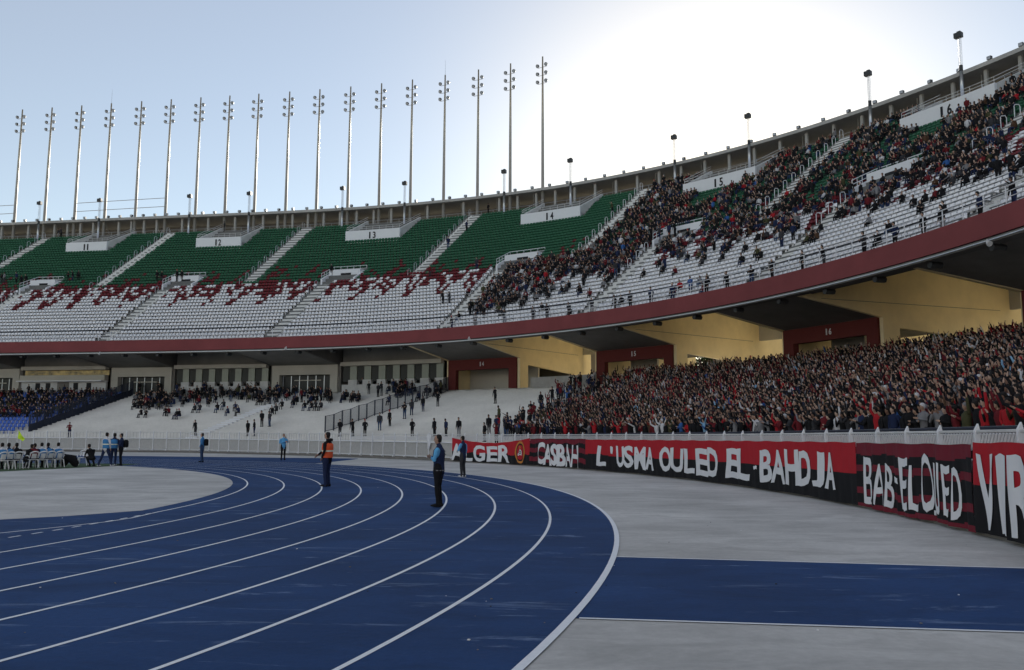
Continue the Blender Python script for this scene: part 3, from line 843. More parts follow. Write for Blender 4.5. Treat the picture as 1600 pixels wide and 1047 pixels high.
# ------------------------------------------------------------------ the other half of the bowl, behind the camera
FB = Curve(cF, -140, 140)
OS = thing('opposite_stand', 'far side of the same grandstand bowl, low sun on its seats', 'grandstand')
for nm, prof, m in (('opposite_tier', [(.5, NOSE_T - .4), (30, UP_TOP), (30, UP_TOP - 1.5), (.5, NOSE_B)], 'seat_white'), ('opposite_fascia', [(0, NOSE_B), (.45, NOSE_B), (.45, NOSE_T), (0, NOSE_T)], 'fascia'),
                    ('opposite_terrace', [(LO_IN, 0), (LO_IN, 1.0), (LO_OUT, 7.4), (LO_OUT, 0)], 'terrace'), ('opposite_roof', [(32.6, 38.4), (39, 38.2), (39, 39), (32.6, 39)], 'concrete'),
                    ('opposite_rear_wall', [(38, 0), (38.5, 0), (38.5, 38.3), (38, 38.3)], 'dark_concrete'), ('opposite_inner_wall', [(9.5, 7.0), (9.9, 7), (9.9, 19), (9.5, 18)], 'cream')):
    mb = MB(); prof_extrude(mb, prof, -212, S_LO - .3, m, 4, curve=FB); mb.build(nm, OS)
mb = MB(); prof_extrude(mb, [(23.9, 6.0), (150, 6.0), (150, 6.9), (23.9, 6.9)], S_LO, S_HI, 'earth', 6); struct('outer_terrain', mb)
# trees outside, seen through the gaps under the stand
def tree(p, h, r, lab):
    T = thing('roadside_tree', lab, 'tree', (p[0], p[1], 6.9), 0, 'trees outside the stadium seen under the stand')
    mb = MB(); mb.tube([(0, 0, 0), (.1, 0, h * .3), (0, .1, h * .7)], [.22, .16, .06], 'bark', 7)
    for a in range(4): mb.tube([(0, 0, h * .3), (math.cos(a * 1.6) * r * .6, math.sin(a * 1.6) * r * .6, h * .6)], [.10, .04], 'bark', 5)
    mb.build('trunk', T)
    n = 2600; c = rng.normal(size=(n, 3)); c /= np.linalg.norm(c, axis=1)[:, None]
    rad = rng.uniform(.35, 1, n) ** .5 * (1 + .25 * np.sin(c[:, 0] * 5 + h) * np.sin(c[:, 2] * 4 + r))
    c = c * rad[:, None] * np.array([r, r, h * .38]) + np.array([0, 0, h * .62])
    a = rng.normal(size=(n, 3)) * .36; b = rng.normal(size=(n, 3)) * .36
    V = np.stack([c, c + a, c + b], 1).reshape(-1, 3); F = np.arange(n * 3).reshape(-1, 3)
    o = joined('crown', [V], [F], [np.zeros(n, int)], ['foliage'], T); return T
for i, t in enumerate(np.arange(20, 100, 2.6)):
    p = FC.at(t, 60 + random.uniform(0, 8)); tree(p, random.uniform(9.4, 11.2), random.uniform(2.8, 3.6), 'dark leafy tree standing outside beyond the openings under the upper stand')
# ------------------------------------------------------------------ track fence
ss = np.linspace(-60, 170, 3000); wx = WC.many(ss, -0.15)
pu = np.array([project(p[0], p[1], .8)[0] if p[1] > 4 else 1e5 + s for p, s in zip(wx, -ss)])
def sw_at(u):
    ok = (wx[:, 1] > 4); return float(np.interp(-u, -pu[ok], ss[ok]))
def fh(t): return float(np.interp(t, [20, 50, 75, 100], [1.80, 1.84, 1.95, 2.1]))
TF = thing('track_fence', 'long low white steel and concrete lattice fence curving round the running track', 'fence')
def W3(t, off, z): p = WC.at(t, off); return np.array([p[0], p[1], z])
BAY = 1.62
f_lo, f_hi = sw_at(1600) - 14, sw_at(0) + 3
posts = np.arange(f_lo, f_hi, BAY)
pm = MB(); pm.box((0, .04, .95), (.07, .09, 1.70), 'white'); pm.box((0, -.05, .22), (.07, .16, .09), 'white'); pm.mesh([(-.035, -.005, 1.8), (.035, -.005, 1.8), (.035, .085, 1.8), (-.035, .085, 1.8), (-.035, .06, 1.92), (.035, .06, 1.92)], [(0, 1, 5, 4), (1, 2, 5), (2, 3, 4, 5), (3, 0, 4)], 'white')
pdat = pm.data('post')
for t in posts:
    o = link('post', pdat, TF); p = WC.at(t, 0.06); o.location = (p[0], p[1], 0.0); o.rotation_euler = (0, 0, WC.ang(t) - PI / 2); o.scale = (1, 1, fh(t) / 1.80)
for t0, t1 in zip(posts[:-1], posts[1:]):
    tm = (t0 + t1) / 2; k = fh(tm) / 1.8
    mb = MB(); a, b = t0 + .06, t1 - .06
    mb.hexa([W3(b, .12, .2), W3(a, .12, .2), W3(a, .19, .2), W3(b, .19, .2)], [W3(b, .12, 1.22 * k), W3(a, .12, 1.22 * k), W3(a, .19, 1.22 * k), W3(b, .19, 1.22 * k)], 'lattice')
    mb.build('concrete_panel', TF)
# rails
for z, r, mm in ((0.27, .032, 'white'), (1.25, .04, 'white'), (1.78, .03, 'dirtywhite')):
    mb = MB(); tt = np.arange(f_lo, f_hi, .8); mb.tube([W3(t, .02 if z < 1.7 else .1, z * fh(t) / 1.8) for t in tt], r, mm, 5); mb.build('rail', TF)
mb = MB()
for t0, t1 in zip(posts[:-1], posts[1:]):
    n = 14 if t0 < 66 else 12
    for i in range(n):
        t = t0 + (t1 - t0) * (i + .5) / n; k = fh(t) / 1.8
        p = W3(t, .10, .25); q = W3(t + .05, .10, 1.2 * k); e_ = W3(t + .055, .10, .25) - p
        mb.hexa([p - e_ * .22, p + e_ * .22, p + e_ * .22 + (W3(t, .12, 0) - W3(t, .08, 0)), p - e_ * .22 + (W3(t, .12, 0) - W3(t, .08, 0))],
                [q - e_ * .22, q + e_ * .22, q + e_ * .22 + (W3(t, .12, 0) - W3(t, .08, 0)), q - e_ * .22 + (W3(t, .12, 0) - W3(t, .08, 0))], 'lattice')
    if t0 < 66:                                                  # slanting slats above the banners
        for i in range(13):
            t = t0 + (t1 - t0) * (i + .3) / 13
            mb.tube([W3(t + .13, .16, 1.45), W3(t - .06, .16, 1.74)], .027, 'white', 4)
    else:
        for i in range(1, 4):
            t = t0 + (t1 - t0) * i / 4; k = fh(t) / 1.8
            mb.tube([W3(t, .1, 1.25 * k), W3(t, .1, 1.76 * k)], .018, 'lattice', 4)
mb.build('lattice_bars', TF)['kind'] = 'stuff'
mb = MB(); tt = np.arange(f_lo, f_hi, .8)
prof_extrude(mb, [(-.02, 0), (.30, 0), (.30, .16), (-.02, .16)], f_lo, f_hi, 'dark_concrete', .8, curve=WC); mb.build('plinth', TF)
BR = thing('moat_railing', 'dark blue pipe railing standing just behind the white track fence', 'railing')
mb = MB(); tt = np.arange(f_lo, sw_at(880), .8)
for z in (1.50, 1.86): mb.tube([W3(t, .75, z) for t in tt], .035, 'rail_blue', 5)
mb.build('rail', BR)
mb = MB(); mb.box((0, 0, .93), (.06, .06, 1.86), 'rail_blue'); rd = mb.data('post')
for t in np.arange(f_lo, sw_at(880), 2.4): o = link('post', rd, BR); p = WC.at(t, .75); o.location = (p[0], p[1], 0)

# ------------------------------------------------------------------ banners
def seg_letter(ch, wt=0.032):
    cu = bpy.data.curves.new('letter', 'FONT'); cu.body = ch; cu.size = 1.0; cu.offset = wt; cu.resolution_u = 3
    o = bpy.data.objects.new('letter', cu); COL.objects.link(o); bpy.context.view_layer.update()
    me = bpy.data.meshes.new_from_object(o.evaluated_get(bpy.context.evaluated_depsgraph_get()))
    COL.objects.unlink(o); bpy.data.objects.remove(o)
    b = bmesh.new(); b.from_mesh(me)
    xs = [v.co.x for v in b.verts]; ys = [v.co.y for v in b.verts]
    x0, x1, y0, y1 = min(xs), max(xs), min(ys), max(ys)
    for v in b.verts: v.co = Vector(((v.co.x - x0) / (x1 - x0), (v.co.y - y0) / (y1 - y0), 0))
    for i in range(1, 14):
        for ax in (0, 1):
            co = Vector((0, 0, 0)); no = Vector((0, 0, 0)); co[ax] = i / 14; no[ax] = 1
            bmesh.ops.bisect_plane(b, geom=b.verts[:] + b.edges[:] + b.faces[:], plane_co=co, plane_no=no)
    return b
_lc = {}
def letter_arrays(ch, wt=0.032):
    if wt != 0.032: _lc.pop(ch, None)
    if ch not in _lc:
        b = seg_letter(ch, wt); b.verts.index_update()
        _lc[ch] = ([(v.co.x, v.co.y) for v in b.verts], [tuple(v.index for v in f.verts) for f in b.faces]); b.free()
    return _lc[ch]
def banner(name, label, x0, x1, top, bot, pat, letters, fold=1.0, ph=0.0, sag=None, wt=0.032):
    t0, t1 = sw_at(x0), sw_at(x1)                                # t decreases to the right
    top_z, bot_z = top, bot
    def surf(q, v, lift=0.0):
        """q 0..1 left to right, v 0..1 bottom to top"""
        t = t0 + (t1 - t0) * q; L = (t0 - t1) * q
        zt = top_z - (sag(q) if sag else 0) - .02 * math.sin(L * 1.9 + ph) ** 2
        zb = bot_z + .015 * math.sin(L * 1.3 + ph)
        z = zb + (zt - zb) * v
        d = fold * (.042 * math.sin(L * 4.1 + ph + v * 1.2 + 1.3 * math.sin(L * 1.1)) + .026 * math.sin(L * 9.7 + 2 * ph - v * 2.0 + math.sin(L * .7)) + .014 * math.sin(L * 17 + v * 3)) * (1.15 - v * .7)
        return W3(t, -.13 - d - lift, z)
    th = thing(name, label, 'banner')
    L = t0 - t1; nq = max(10, int(L / .07)); nv = 40
    mb = MB(); V = [surf(i / nq, j / nv) for i in range(nq + 1) for j in range(nv + 1)]
    back = [surf(i / nq, j / nv, -.006) for i in range(nq + 1) for j in range(nv + 1)]
    mb.v = [tuple(p) for p in V + back]; o_ = len(V)
    for i in range(nq):
        for j in range(nv):
            a = i * (nv + 1) + j; f = (a, a + nv + 1, a + nv + 2, a + 1)
            mm = pat((i + .5) / nq, (j + .5) / nv, (i + .5) / nq * L)
            mb.f.append(f); mb.m.append(mb.mi(mm)); mb.f.append(tuple(k + o_ for k in reversed(f))); mb.m.append(mb.mi(mm))
    mb.build('cloth', th, True)
    for lt in letters:
        ch, xa, xb, va, vb = lt[:5]; sk = lt[5] if len(lt) > 5 else 0.0
        qa = (t0 - sw_at(xa)) / L; qb = (t0 - sw_at(xb)) / L
        vs, fs = letter_arrays(ch, wt)
        m2 = MB(); m2.mesh([surf(qa + (qb - qa) * (x + sk * (y - .5)) + .10 * (qb - qa) * math.sin(y * 5 + qa * 40) * .25, va + (vb - va) * y + .012 * math.sin(x * 6 + qa * 50), .018) for x, y in vs], fs, 'ban_white')
        m2.build('letter', th, False)
    return th, surf
def p_alger(q, v, L): return 'ban_red' if v > .42 + .05 * math.sin(L * 3) else 'ban_black'
def p_casbah(q, v, L):
    s = (v + .03 * math.sin(L * 4)) * 6.0
    return 'ban_maroon' if int(s) % 2 else 'ban_black'
def p_usma(q, v, L): return 'ban_red' if v > .50 + .035 * math.sin(L * 1.4) * math.exp(-L * .12) else 'ban_black'
def p_bab(q, v, L):
    edges = ((0, .06, 'ban_maroon'), (.06, .20, 'ban_black'), (.20, .30, 'ban_maroon'), (.30, .56, 'ban_black'), (.56, .66, 'ban_maroon'), (.66, .82, 'ban_black'), (.82, 1.01, 'ban_maroon'))
    vv = v + .02 * math.sin(L * 3)
    for a, b, m in edges:
        if a <= vv < b: return m
    return 'ban_maroon'
def p_vir(q, v, L): return 'ban_red' if v > .53 + .02 * math.sin(L * 2) else 'ban_black'
al, al_s = banner('supporters_banner', 'sagging red banner reading ALGER with a round crest, hung leftmost on the fence', 706, 827.5, 1.62, .06, p_alger,
    [('A', 705.5, 722, .02, .78), ('L', 724, 738, .02, .78), ('G', 739, 757, .04, .86), ('E', 760, 777.5, .05, .82), ('R', 778.5, 797, .05, .86)],
    .7, 0, sag=lambda q: .30 * math.sin(PI * min(1, q * 1.0)) ** 1.0 * (1 if q < .9 else .9))
# crest on the banner: ring, shield and ball in gold, white and black
cr = MB()
t0_, t1_ = sw_at(706), sw_at(827.5); Lb = t0_ - t1_
cq = (t0_ - sw_at(812)) / Lb; rq = .62 / Lb
def disc(r0, r1, m, lift, n=28, ox=0, oy=0, ex=1, ey=1):
    for i in range(n):
        a, b = 2 * PI * i / n, 2 * PI * (i + 1) / n
        P = [(r0, a), (r1, a), (r1, b), (r0, b)]
        cr.face([al_s(cq + (ox + r * ex * math.cos(t)) / Lb, .50 + (oy + r * ey * math.sin(t)) / 1.35, lift) for r, t in P][::-1], m)
disc(.50, .62, 'ban_gold', .012); disc(.42, .50, 'ban_black', .012); disc(.16, .42, 'ban_red', .012)
disc(0.001, .16, 'ban_white', .012); disc(.05, .11, 'ban_black', .018, 10); disc(.03, .09, 'ban_gold', .018, 8, 0, .27); disc(.02, .08, 'ban_white', .018, 8, -.2, -.12); disc(.02, .08, 'ban_white', .018, 8, .2, -.12)
cr.build('crest', al)
banner('supporters_banner', 'small maroon and black banner reading CASBAH, right of the ALGER banner', 828.5, 914, 1.60, .06, p_casbah,
    [('C', 839.5, 851, .07, .88, .15), ('A', 849, 861.5, .04, .80), ('S', 860.5, 872, .03, .82, .1), ('B', 870.5, 882.5, .02, .80, .1), ('A', 881.5, 893, .01, .80), ('H', 893, 902.5, .0, .78, .1)], 1.2, 1.3)
banner('supporters_banner', "very long red over black banner reading L'USMA OULED EL-BAHDJA", 914.5, 1338, 1.57, .05, p_usma,
    [('L', 933, 947, .14, .80, .2), ("'", 953.5, 957.5, .55, .78), ('U', 963, 974.5, .16, .80), ('S', 973.5, 989.5, .15, .82), ('M', 991, 1008.5, .12, .80), ('A', 1008.5, 1022, .13, .80),
     ('O', 1030, 1048.5, .13, .82), ('U', 1047.5, 1067.5, .14, .79), ('L', 1068.5, 1085, .14, .79), ('E', 1086.5, 1105, .12, .80), ('D', 1104.5, 1122.5, .13, .82),
     ('E', 1134.5, 1154, .14, .82, .1), ('L', 1151, 1170.5, .13, .82, .12), ('-', 1176.5, 1182.5, .40, .47), ('B', 1186.5, 1207, .15, .82), ('A', 1205, 1226, .16, .83), ('H', 1226, 1248, .15, .84),
     ('D', 1248, 1265.5, .17, .83), ('J', 1268, 1288, .19, .83), ('A', 1288, 1305.5, .19, .83)], .35, .4)
banner('supporters_banner', 'maroon and black striped banner reading BAB-EL OUED with folded letters', 1339, 1521, 1.56, .05, p_bab,
    [('B', 1348, 1365, .06, .78, .1), ('A', 1366.5, 1379.5, .08, .70, .05), ('B', 1381, 1392, .07, .70, .05), ('-', 1394.5, 1403.5, .44, .52), ('E', 1407, 1421, .08, .80, .05), ('L', 1423, 1434, .10, .70, .05),
     ('O', 1437, 1454, .09, .86), ('U', 1457, 1470, .10, .76), ('E', 1473, 1484, .10, .74), ('D', 1486.5, 1498, .09, .72)], 1.0, 2.0, wt=0.010)
_lc.clear()
banner('supporters_banner', 'red over black banner with very tall white letters, cut off at the right edge', 1523, 1716, 1.60, .06, p_vir,
    [('V', 1529, 1554, .06, .87), ('I', 1558, 1574, .05, .87), ('R', 1579, 1612, .05, .88), ('A', 1614, 1650, .07, .87)], .8, .7)
# white cloth tied to the fence
mb = MB(); t0_ = sw_at(665); t1_ = sw_at(672)
Q = [[W3(t0_ + (t1_ - t0_) * (.0 + i / 8 * (1 - j / 14 * .7) + j / 14 * .25), -.05 - .05 * math.sin(i * 1.8 + j * .5), 1.85 - j * .085) for i in range(9)] for j in range(13)]
for j in range(12):
    for i in range(8): mb.face([Q[j][i], Q[j + 1][i], Q[j + 1][i + 1], Q[j][i + 1]], 'ban_white')
tag(mb.build('hanging_cloth', None, True), 'white cloth knotted over the fence left of the ALGER banner', 'cloth')

# ------------------------------------------------------------------ masts and floodlights
def mast_proto(h, aerial=False):
    T = thing('light_mast', None, 'light mast')
    mb = MB(); mb.tube([(0, 0, 0), (0, 0, h * .55), (0, 0, h)], [.27, .21, .11], 'mast', 10); mb.build('pole', T, True)
    for i, d in enumerate((1.75, 3.05, 4.35)):
        mb = MB(); mb.tube([(-.78, -.1, h - d), (.78, -.1, h - d)], .035, 'mast', 6); mb.build('crossarm', T)
        for sx in (-1, 1):
            mb = MB(); c = Vector((sx * .74, -.22, h - d + .30))
            dr = Vector((sx * .25, -1, -.45)).normalized()
            mb.tube([c - dr * .22, c - dr * .10, c + dr * .16], [.10, .24, .29], 'lamp', 10); l = mb.build('lamp_head', T)
            mb = MB(); mb.tube([(sx * .74, -.1, h - d), (sx * .74, -.16, h - d + .2)], .03, 'lamp', 5); mb.build('bracket', l)
            mb = MB(); mb.tube([c + dr * .162, c + dr * .175], [.25, .25], 'glass', 10); mb.build('lens', l)
    return T
ORD = ['first', 'second', 'third', 'fourth', 'fifth', 'sixth', 'seventh', 'eighth', 'ninth', 'tenth', 'eleventh', 'twelfth']
MAST_H = 24.8
mp = mast_proto(MAST_H)
for i, t in enumerate(MAST_S):
    o = mp if i == 0 else copy_tree(mp)
    p = FC.at(t, RO + 0.65); o.location = (p[0], p[1], UP_TOP); o.rotation_euler = (0, 0, FC.ang(t) - PI / 2 + random.uniform(-.06, .06))
    if i in (3, 14):
        mb = MB(); mb.tube([(0, 0, MAST_H), (0, 0, MAST_H + 2.6)], [.03, .015], 'galv', 5); mb.build('aerial', o)
    o['group'] = 'row of tall light masts above the stand'
    o['label'] = {3: 'fourth tall mast from the left, carrying a thin aerial', 14: 'tall six-lamp mast with an aerial, fourth from the right end'}.get(i, '%s tall six-lamp mast from the %s in the row above the roof ring' % ((ORD[i], 'left') if i < 9 else (ORD[17 - i], 'right')))
def post_proto():
    T = thing('floodlight_post', None, 'floodlight')
    mb = MB(); mb.tube([(0, 0, 0), (0, 0, 3.3)], .17, 'galv', 10); mb.build('lower_tube', T, True)
    mb = MB(); mb.tube([(0, 0, 3.3), (0, 0, 3.9)], .19, 'lamp', 10); mb.build('collar', T)
    mb = MB()
    for sx, sy in ((-1, -1), (1, -1), (1, 1), (-1, 1)): mb.tube([(sx * .12, sy * .12, 3.9), (sx * .12, sy * .12, 6.7)], .018, 'galv', 4)
    for i in range(14):
        z = 3.9 + i * .2
        for (a, b) in (((-1, -1), (1, -1)), ((1, -1), (1, 1)), ((1, 1), (-1, 1)), ((-1, 1), (-1, -1))):
            mb.tube([(a[0] * .12, a[1] * .12, z), (b[0] * .12, b[1] * .12, z + .2)], .012, 'galv', 4)
    mb.build('lattice_section', T)
    mb = MB(); mb.box((0, -.1, 6.98), (.72, .5, .50), 'lamp', .15); mb.box((.1, -.12, 7.28), (.34, .3, .12), 'lamp', .15); mb.build('lamp_head', T)
    return T
def z_up(off): return row_z(np.clip(np.floor((off - ROW0) / ROW_T), 0, NROW - 1)) if off < 31 else UP_TOP
pp = post_proto()
FP_BASE = [(58.3, 370.3), (152.7, 370.3), (294, 362.8), (387.5, 360.3), (533.9, 350.3), (631.5, 344), (787.5, 326.5), (891.6, 316.5), (1055, 281), (1171.5, 265.2), (1361.3, 210.8), (1504.6, 166)]
gu = np.arange(0, 205, .25); gp = np.array([project(*P3(t, 29.6, row_z(38)))[0] for t in gu])
for i, (u, v) in enumerate(FP_BASE):
    o = pp if i == 0 else copy_tree(pp)
    t = float(np.interp(-u, -gp, gu)); p = FC.at(t, 29.6); o.location = (p[0], p[1], row_z(38) - .3); o.rotation_euler = (0, 0, FC.ang(t) - PI / 2)
    o['group'] = 'short lattice floodlight posts at the back of the stand'
    o['label'] = '%s short floodlight post from the %s at the top of the seats' % ((ORD[i], 'left') if i < 6 else (ORD[11 - i], 'right'))
mb = MB(); mb.box((0, 0, .30), (.36, .30, .30), 'lamp'); mb.tube([(0, 0, 0), (0, 0, .18)], .05, 'lamp', 5); mb.mesh([(-.16, -.152, .17), (.16, -.152, .17), (.16, -.152, .43), (-.16, -.152, .43)], [(0, 1, 2, 3)], 'glass')
rd = mb.data('rim_floodlight')
for t in np.arange(16, 196, 2.25):
    o = link('rim_floodlight', rd); p = FC.at(t, RO + .35); o.location = (p[0], p[1], ROOF_Z - .01); o.rotation_euler = (0, 0, FC.ang(t) - PI / 2 + random.uniform(-.3, .3)); o.scale = (1.15,) * 3
    tag(o, 'small box floodlight, one of many spaced along the top of the roof ring', 'floodlight', 'small floodlights along the roof ring')
# thin rail frames between masts at the left
for (m0, m1) in ((2, 5), (-1, 0)):
    a = MAST_S[m0] if m0 >= 0 else MAST_S[0] + 16; b = MAST_S[m1]
    th = thing('cable_frame', 'pair of thin horizontal cables strung between masts ' + ('in the middle of the left group' if m0 > 0 else 'at the left edge'), 'cable')
    for z in (ROOF_Z + 1.6, ROOF_Z + 3.1):
        mb = MB(); srail(mb, [(a, RO + .6, z), (b, RO + .6, z + .2)], .05, 'mast', 4, 3); mb.build('cable', th)

# ------------------------------------------------------------------ people
def human(arms=('down', 'down'), legs='stand', lean=0.0, turn=0.0, girth=1.0, hairy=True, jit=0.0, rnd=None, hood=False, hero=False, step=0.0):
    """-> list of limbs: (points, [(side radius, depth radius)], region). Faces +Y, feet on z = 0, 1.75 m tall"""
    r = rnd or random.Random(3)
    L = []
    dz = -0.45 if legs == 'sit' else (-0.50 if legs == 'squat' else 0.0)
    j = lambda a: r.uniform(-a, a) * jit
    hips = Vector((0, 0, .93 + dz)); chest = Vector((0, lean * .8 + j(.02), 1.30 + dz)); neck = Vector((j(.02), lean * 1.1, 1.47 + dz - abs(lean) * .15))
    g_ = girth
    L.append(([hips + Vector((0, 0, -.11)), hips + Vector((0, 0, -.02)), (hips + chest) / 2 + Vector((0, 0, -.06)), chest + Vector((0, .005, -.06)), chest + Vector((0, 0, .07)), neck + Vector((0, -.005, -.03)), neck + Vector((0, 0, .03))],
              [(.13 * g_, .09 * g_), (.172 * g_, .118 * g_), (.165 * g_, .112 * g_), (.190 * g_, .128 * g_), (.195 * g_, .115 * g_), (.115, .085), (.06, .06)], 'top'))
    hd = neck + Vector((math.sin(turn) * .01, .03 + lean * .3, .0)); fw = Vector((math.sin(turn), math.cos(turn), 0))
    L.append(([neck + Vector((0, -.01, -.02)), hd + Vector((0, 0, .08))], [(.052, .055), (.05, .055)], 'skin'))
    L.append(([hd + fw * .012 + Vector((0, 0, .045)), hd + fw * .018 + Vector((0, 0, .085)), hd + fw * .012 + Vector((0, 0, .15)), hd + fw * .004 + Vector((0, 0, .21)), hd + Vector((0, 0, .258)), hd + Vector((0, 0, .272))],
              [(.030, .035), (.056, .066), (.071, .087), (.074, .090), (.052, .062), (.012, .014)], 'skin', fw))
    if hairy:
        L.append(([hd - fw * .038 + Vector((0, 0, .08)), hd - fw * .022 + Vector((0, 0, .15)), hd - fw * .002 + Vector((0, 0, .195)), hd + fw * .004 + Vector((0, 0, .24)), hd + Vector((0, 0, .285)), hd + Vector((0, 0, .295))],
                  [(.058, .052), (.079, .074), (.083, .096), (.078, .090), (.050, .058), (.012, .014)], 'hair', fw))
    P = {'down': ((.255, .00, 1.13), (.245, .07, .88)), 'fold': ((.275, .06, 1.13), (-.05, .20, 1.20)), 'up': ((.31, .08, 1.60), (.23, .12, 1.86)), 'clap': ((.25, .15, 1.17), (.035, .36, 1.35)),
         'high': ((.27, .17, 1.52), (.05, .24, 1.77)), 'pocket': ((.30, -.04, 1.14), (.20, .09, .94)), 'lap': ((.25, .10, 1.13), (.10, .34, 1.02)), 'wide': ((.40, .06, 1.52), (.52, .10, 1.78)),
         'back': ((.28, -.08, 1.14), (.07, -.17, .97)), 'phone': ((.27, .12, 1.17), (.10, .26, 1.44)), 'point': ((.30, .2, 1.45), (.28, .48, 1.58)), 'reach': ((.28, .2, 1.2), (.2, .42, 1.02))}
    for i, sx in enumerate((-1, 1)):
        e_, w_ = P[arms[i]]
        sh = chest + Vector((sx * .195 * (.5 + g_ / 2), 0, .09)); off = Vector((0, chest.y, dz))
        e = Vector((sx * e_[0] + j(.05), e_[1] + j(.05), e_[2] + j(.05))) + off; w = Vector((sx * w_[0] + j(.05), w_[1] + j(.05), w_[2] + j(.06))) + off
        L.append(([sh - Vector((sx * .05, 0, -.01)), sh + (e - sh) * .12, sh + (e - sh) * .55, e, e + (w - e) * .5, w], [(.055, .055), (.066, .066), (.056, .056), (.047, .047), (.044, .044), (.036, .036)], 'top'))
        d = (w - e).normalized(); palm = w + d * .075
        L.append(([w - d * .01, w + d * .03, palm, palm + d * .03], [(.026, .022), (.038, .020), (.040, .018), (.030, .014)], 'skin'))
        if hero:
            sd_ = d.cross(Vector((0, 1, 0)));
            if sd_.length < .2: sd_ = d.cross(Vector((0, 0, 1)))
            sd_.normalize()
            for fi, (o_, ln) in enumerate(((-.028, .065), (-.010, .078), (.009, .074), (.027, .058))):
                b0 = palm + sd_ * o_ + d * .02; b1 = b0 + d * ln * .55; cv = d.cross(sd_) * .012
                L.append(([b0, b1, b1 + d * ln * .42 + cv], [(.0105, .0105), (.0098, .0098), (.008, .008)], 'skin'))
            L.append(([w + d * .02 + sd_ * -.03, w + d * .055 + sd_ * -.055, w + d * .095 + sd_ * -.060], [(.014, .014), (.012, .012), (.009, .009)], 'skin'))
        else:
            L.append(([palm + d * .02, palm + d * .09], [(.034, .014), (.022, .010)], 'skin'))
    for sx in (-1, 1):
        hp = hips + Vector((sx * .09 * g_, 0, -.03))
        if legs == 'stand':
            kn = Vector((sx * (.10 + .02 * step), .02 + sx * step * .12, .50)); an = Vector((sx * (.11 + .05 * step), -.02 + sx * step * .22, .09)); ft = Vector((.02 * sx, 1, 0)).normalized()
        elif legs == 'sit':
            kn = Vector((sx * (.12 + j(.04)), .42, .50)); an = Vector((sx * .13, .42 + j(.08), .09)); ft = Vector((0, 1, 0))
        else:
            kn = Vector((sx * .17, .30, .50)); an = Vector((sx * .13, .02, .09)); ft = Vector((0, 1, 0))
        L.append(([hp + Vector((0, 0, .06)), hp + (kn - hp) * .15, hp + (kn - hp) * .6, kn, kn + (an - kn) * .3, kn + (an - kn) * .8, an + Vector((0, 0, -.03))],
                  [(.085 * g_, .095 * g_), (.094 * g_, .105 * g_), (.076, .084), (.062, .066), (.062, .068), (.050, .056), (.052, .062)], 'legs'))
        h0_ = an + Vector((0, 0, -.045))
        L.append(([h0_ - ft * .075, h0_ - ft * .04, h0_ + ft * .06, h0_ + ft * .15, h0_ + ft * .195], [(.030, .030), (.043, .045), (.046, .042), (.044, .028), (.026, .014)], 'shoe', Vector((0, 0, 1))))
    return L
REG = ['skin', 'hair', 'top', 'legs', 'shoe']
def loft(limbs, n=6):
    V = []; F = []; R = []
    for lim in limbs:
        pts, rad, reg = lim[:3]; fwd = lim[3] if len(lim) > 3 else Vector((0, 1, 0))
        base_ = len(V)
        for i, p in enumerate(pts):
            d = (pts[min(i + 1, len(pts) - 1)] - pts[max(i - 1, 0)]).normalized()
            f = fwd - d * fwd.dot(d)
            if f.length < .15: f = Vector((0, 0, 1)) - d * d.z
            f.normalize(); s = d.cross(f)
            for k in range(n):
                t = 2 * PI * (k + .5) / n; q = p + s * (math.cos(t) * rad[i][0]) + f * (math.sin(t) * rad[i][1])
                V.append((q.x, q.y, max(q.z, 0.0) if reg == 'shoe' else q.z))
        m = len(pts)
        for i in range(m - 1):
            for k in range(n):
                q = (k + 1) % n; F.append((base_ + i * n + k, base_ + i * n + q, base_ + (i + 1) * n + q, base_ + (i + 1) * n + k)); R.append(REG.index(reg))
        for st, rev in ((base_, True), (base_ + (m - 1) * n, False)):
            qs = [(0, 1, 2, 3), (0, 3, 4, 5)] if n == 6 else ([(0, 1, 2, 3), (0, 3, 4, 7), (4, 5, 6, 7)] if n == 8 else [(0, 1, 2, 3)])
            for q in qs:
                q = tuple(st + a for a in q); F.append(q[::-1] if rev else q); R.append(REG.index(reg))
    return np.array(V), np.array(F), np.array(R)
def thin_limbs(L):
    """fewer rings for people far away"""
    out = []
    for lim in L:
        pts, rad = lim[0], lim[1]
        if len(pts) > 4:
            keep = [0] + list(range(1, len(pts) - 1, 2)) + [len(pts) - 1]
            out.append(([pts[i] for i in keep], [rad[i] for i in keep], *lim[2:]))
        elif len(pts) == 4: out.append(([pts[0], pts[2]], [rad[0], rad[2]], *lim[2:]))
        else: out.append(lim)
    return out
prnd = random.Random(5)
ARMS_CROWD = [('up', 'up'), ('up', 'down'), ('high', 'high'), ('clap', 'clap'), ('clap', 'clap'), ('down', 'down'), ('fold', 'fold'), ('pocket', 'pocket'), ('phone', 'down'), ('down', 'up'), ('wide', 'wide'), ('phone', 'phone'), ('down', 'pocket'), ('point', 'down')]
POSES = {}
for kind, arms, legs in (('stand', ARMS_CROWD, 'stand'), ('calm', [('down', 'down'), ('fold', 'fold'), ('pocket', 'pocket'), ('back', 'back'), ('phone', 'down'), ('down', 'pocket')], 'stand'),
                         ('sit', [('lap', 'lap'), ('lap', 'lap'), ('fold', 'fold'), ('phone', 'lap'), ('clap', 'clap'), ('down', 'lap'), ('lap', 'reach')], 'sit')):
    POSES[kind] = []
    for a in arms:
        L = human(a, legs, lean=prnd.uniform(-.01, .07) if legs == 'stand' else prnd.uniform(.02, .16), turn=prnd.uniform(-.5, .5), girth=prnd.uniform(.98, 1.16), hairy=True, jit=1.0, rnd=prnd)
        POSES[kind].append({'near': loft(L, 8), 'mid': loft(L, 6), 'far': loft(thin_limbs(L), 4)})
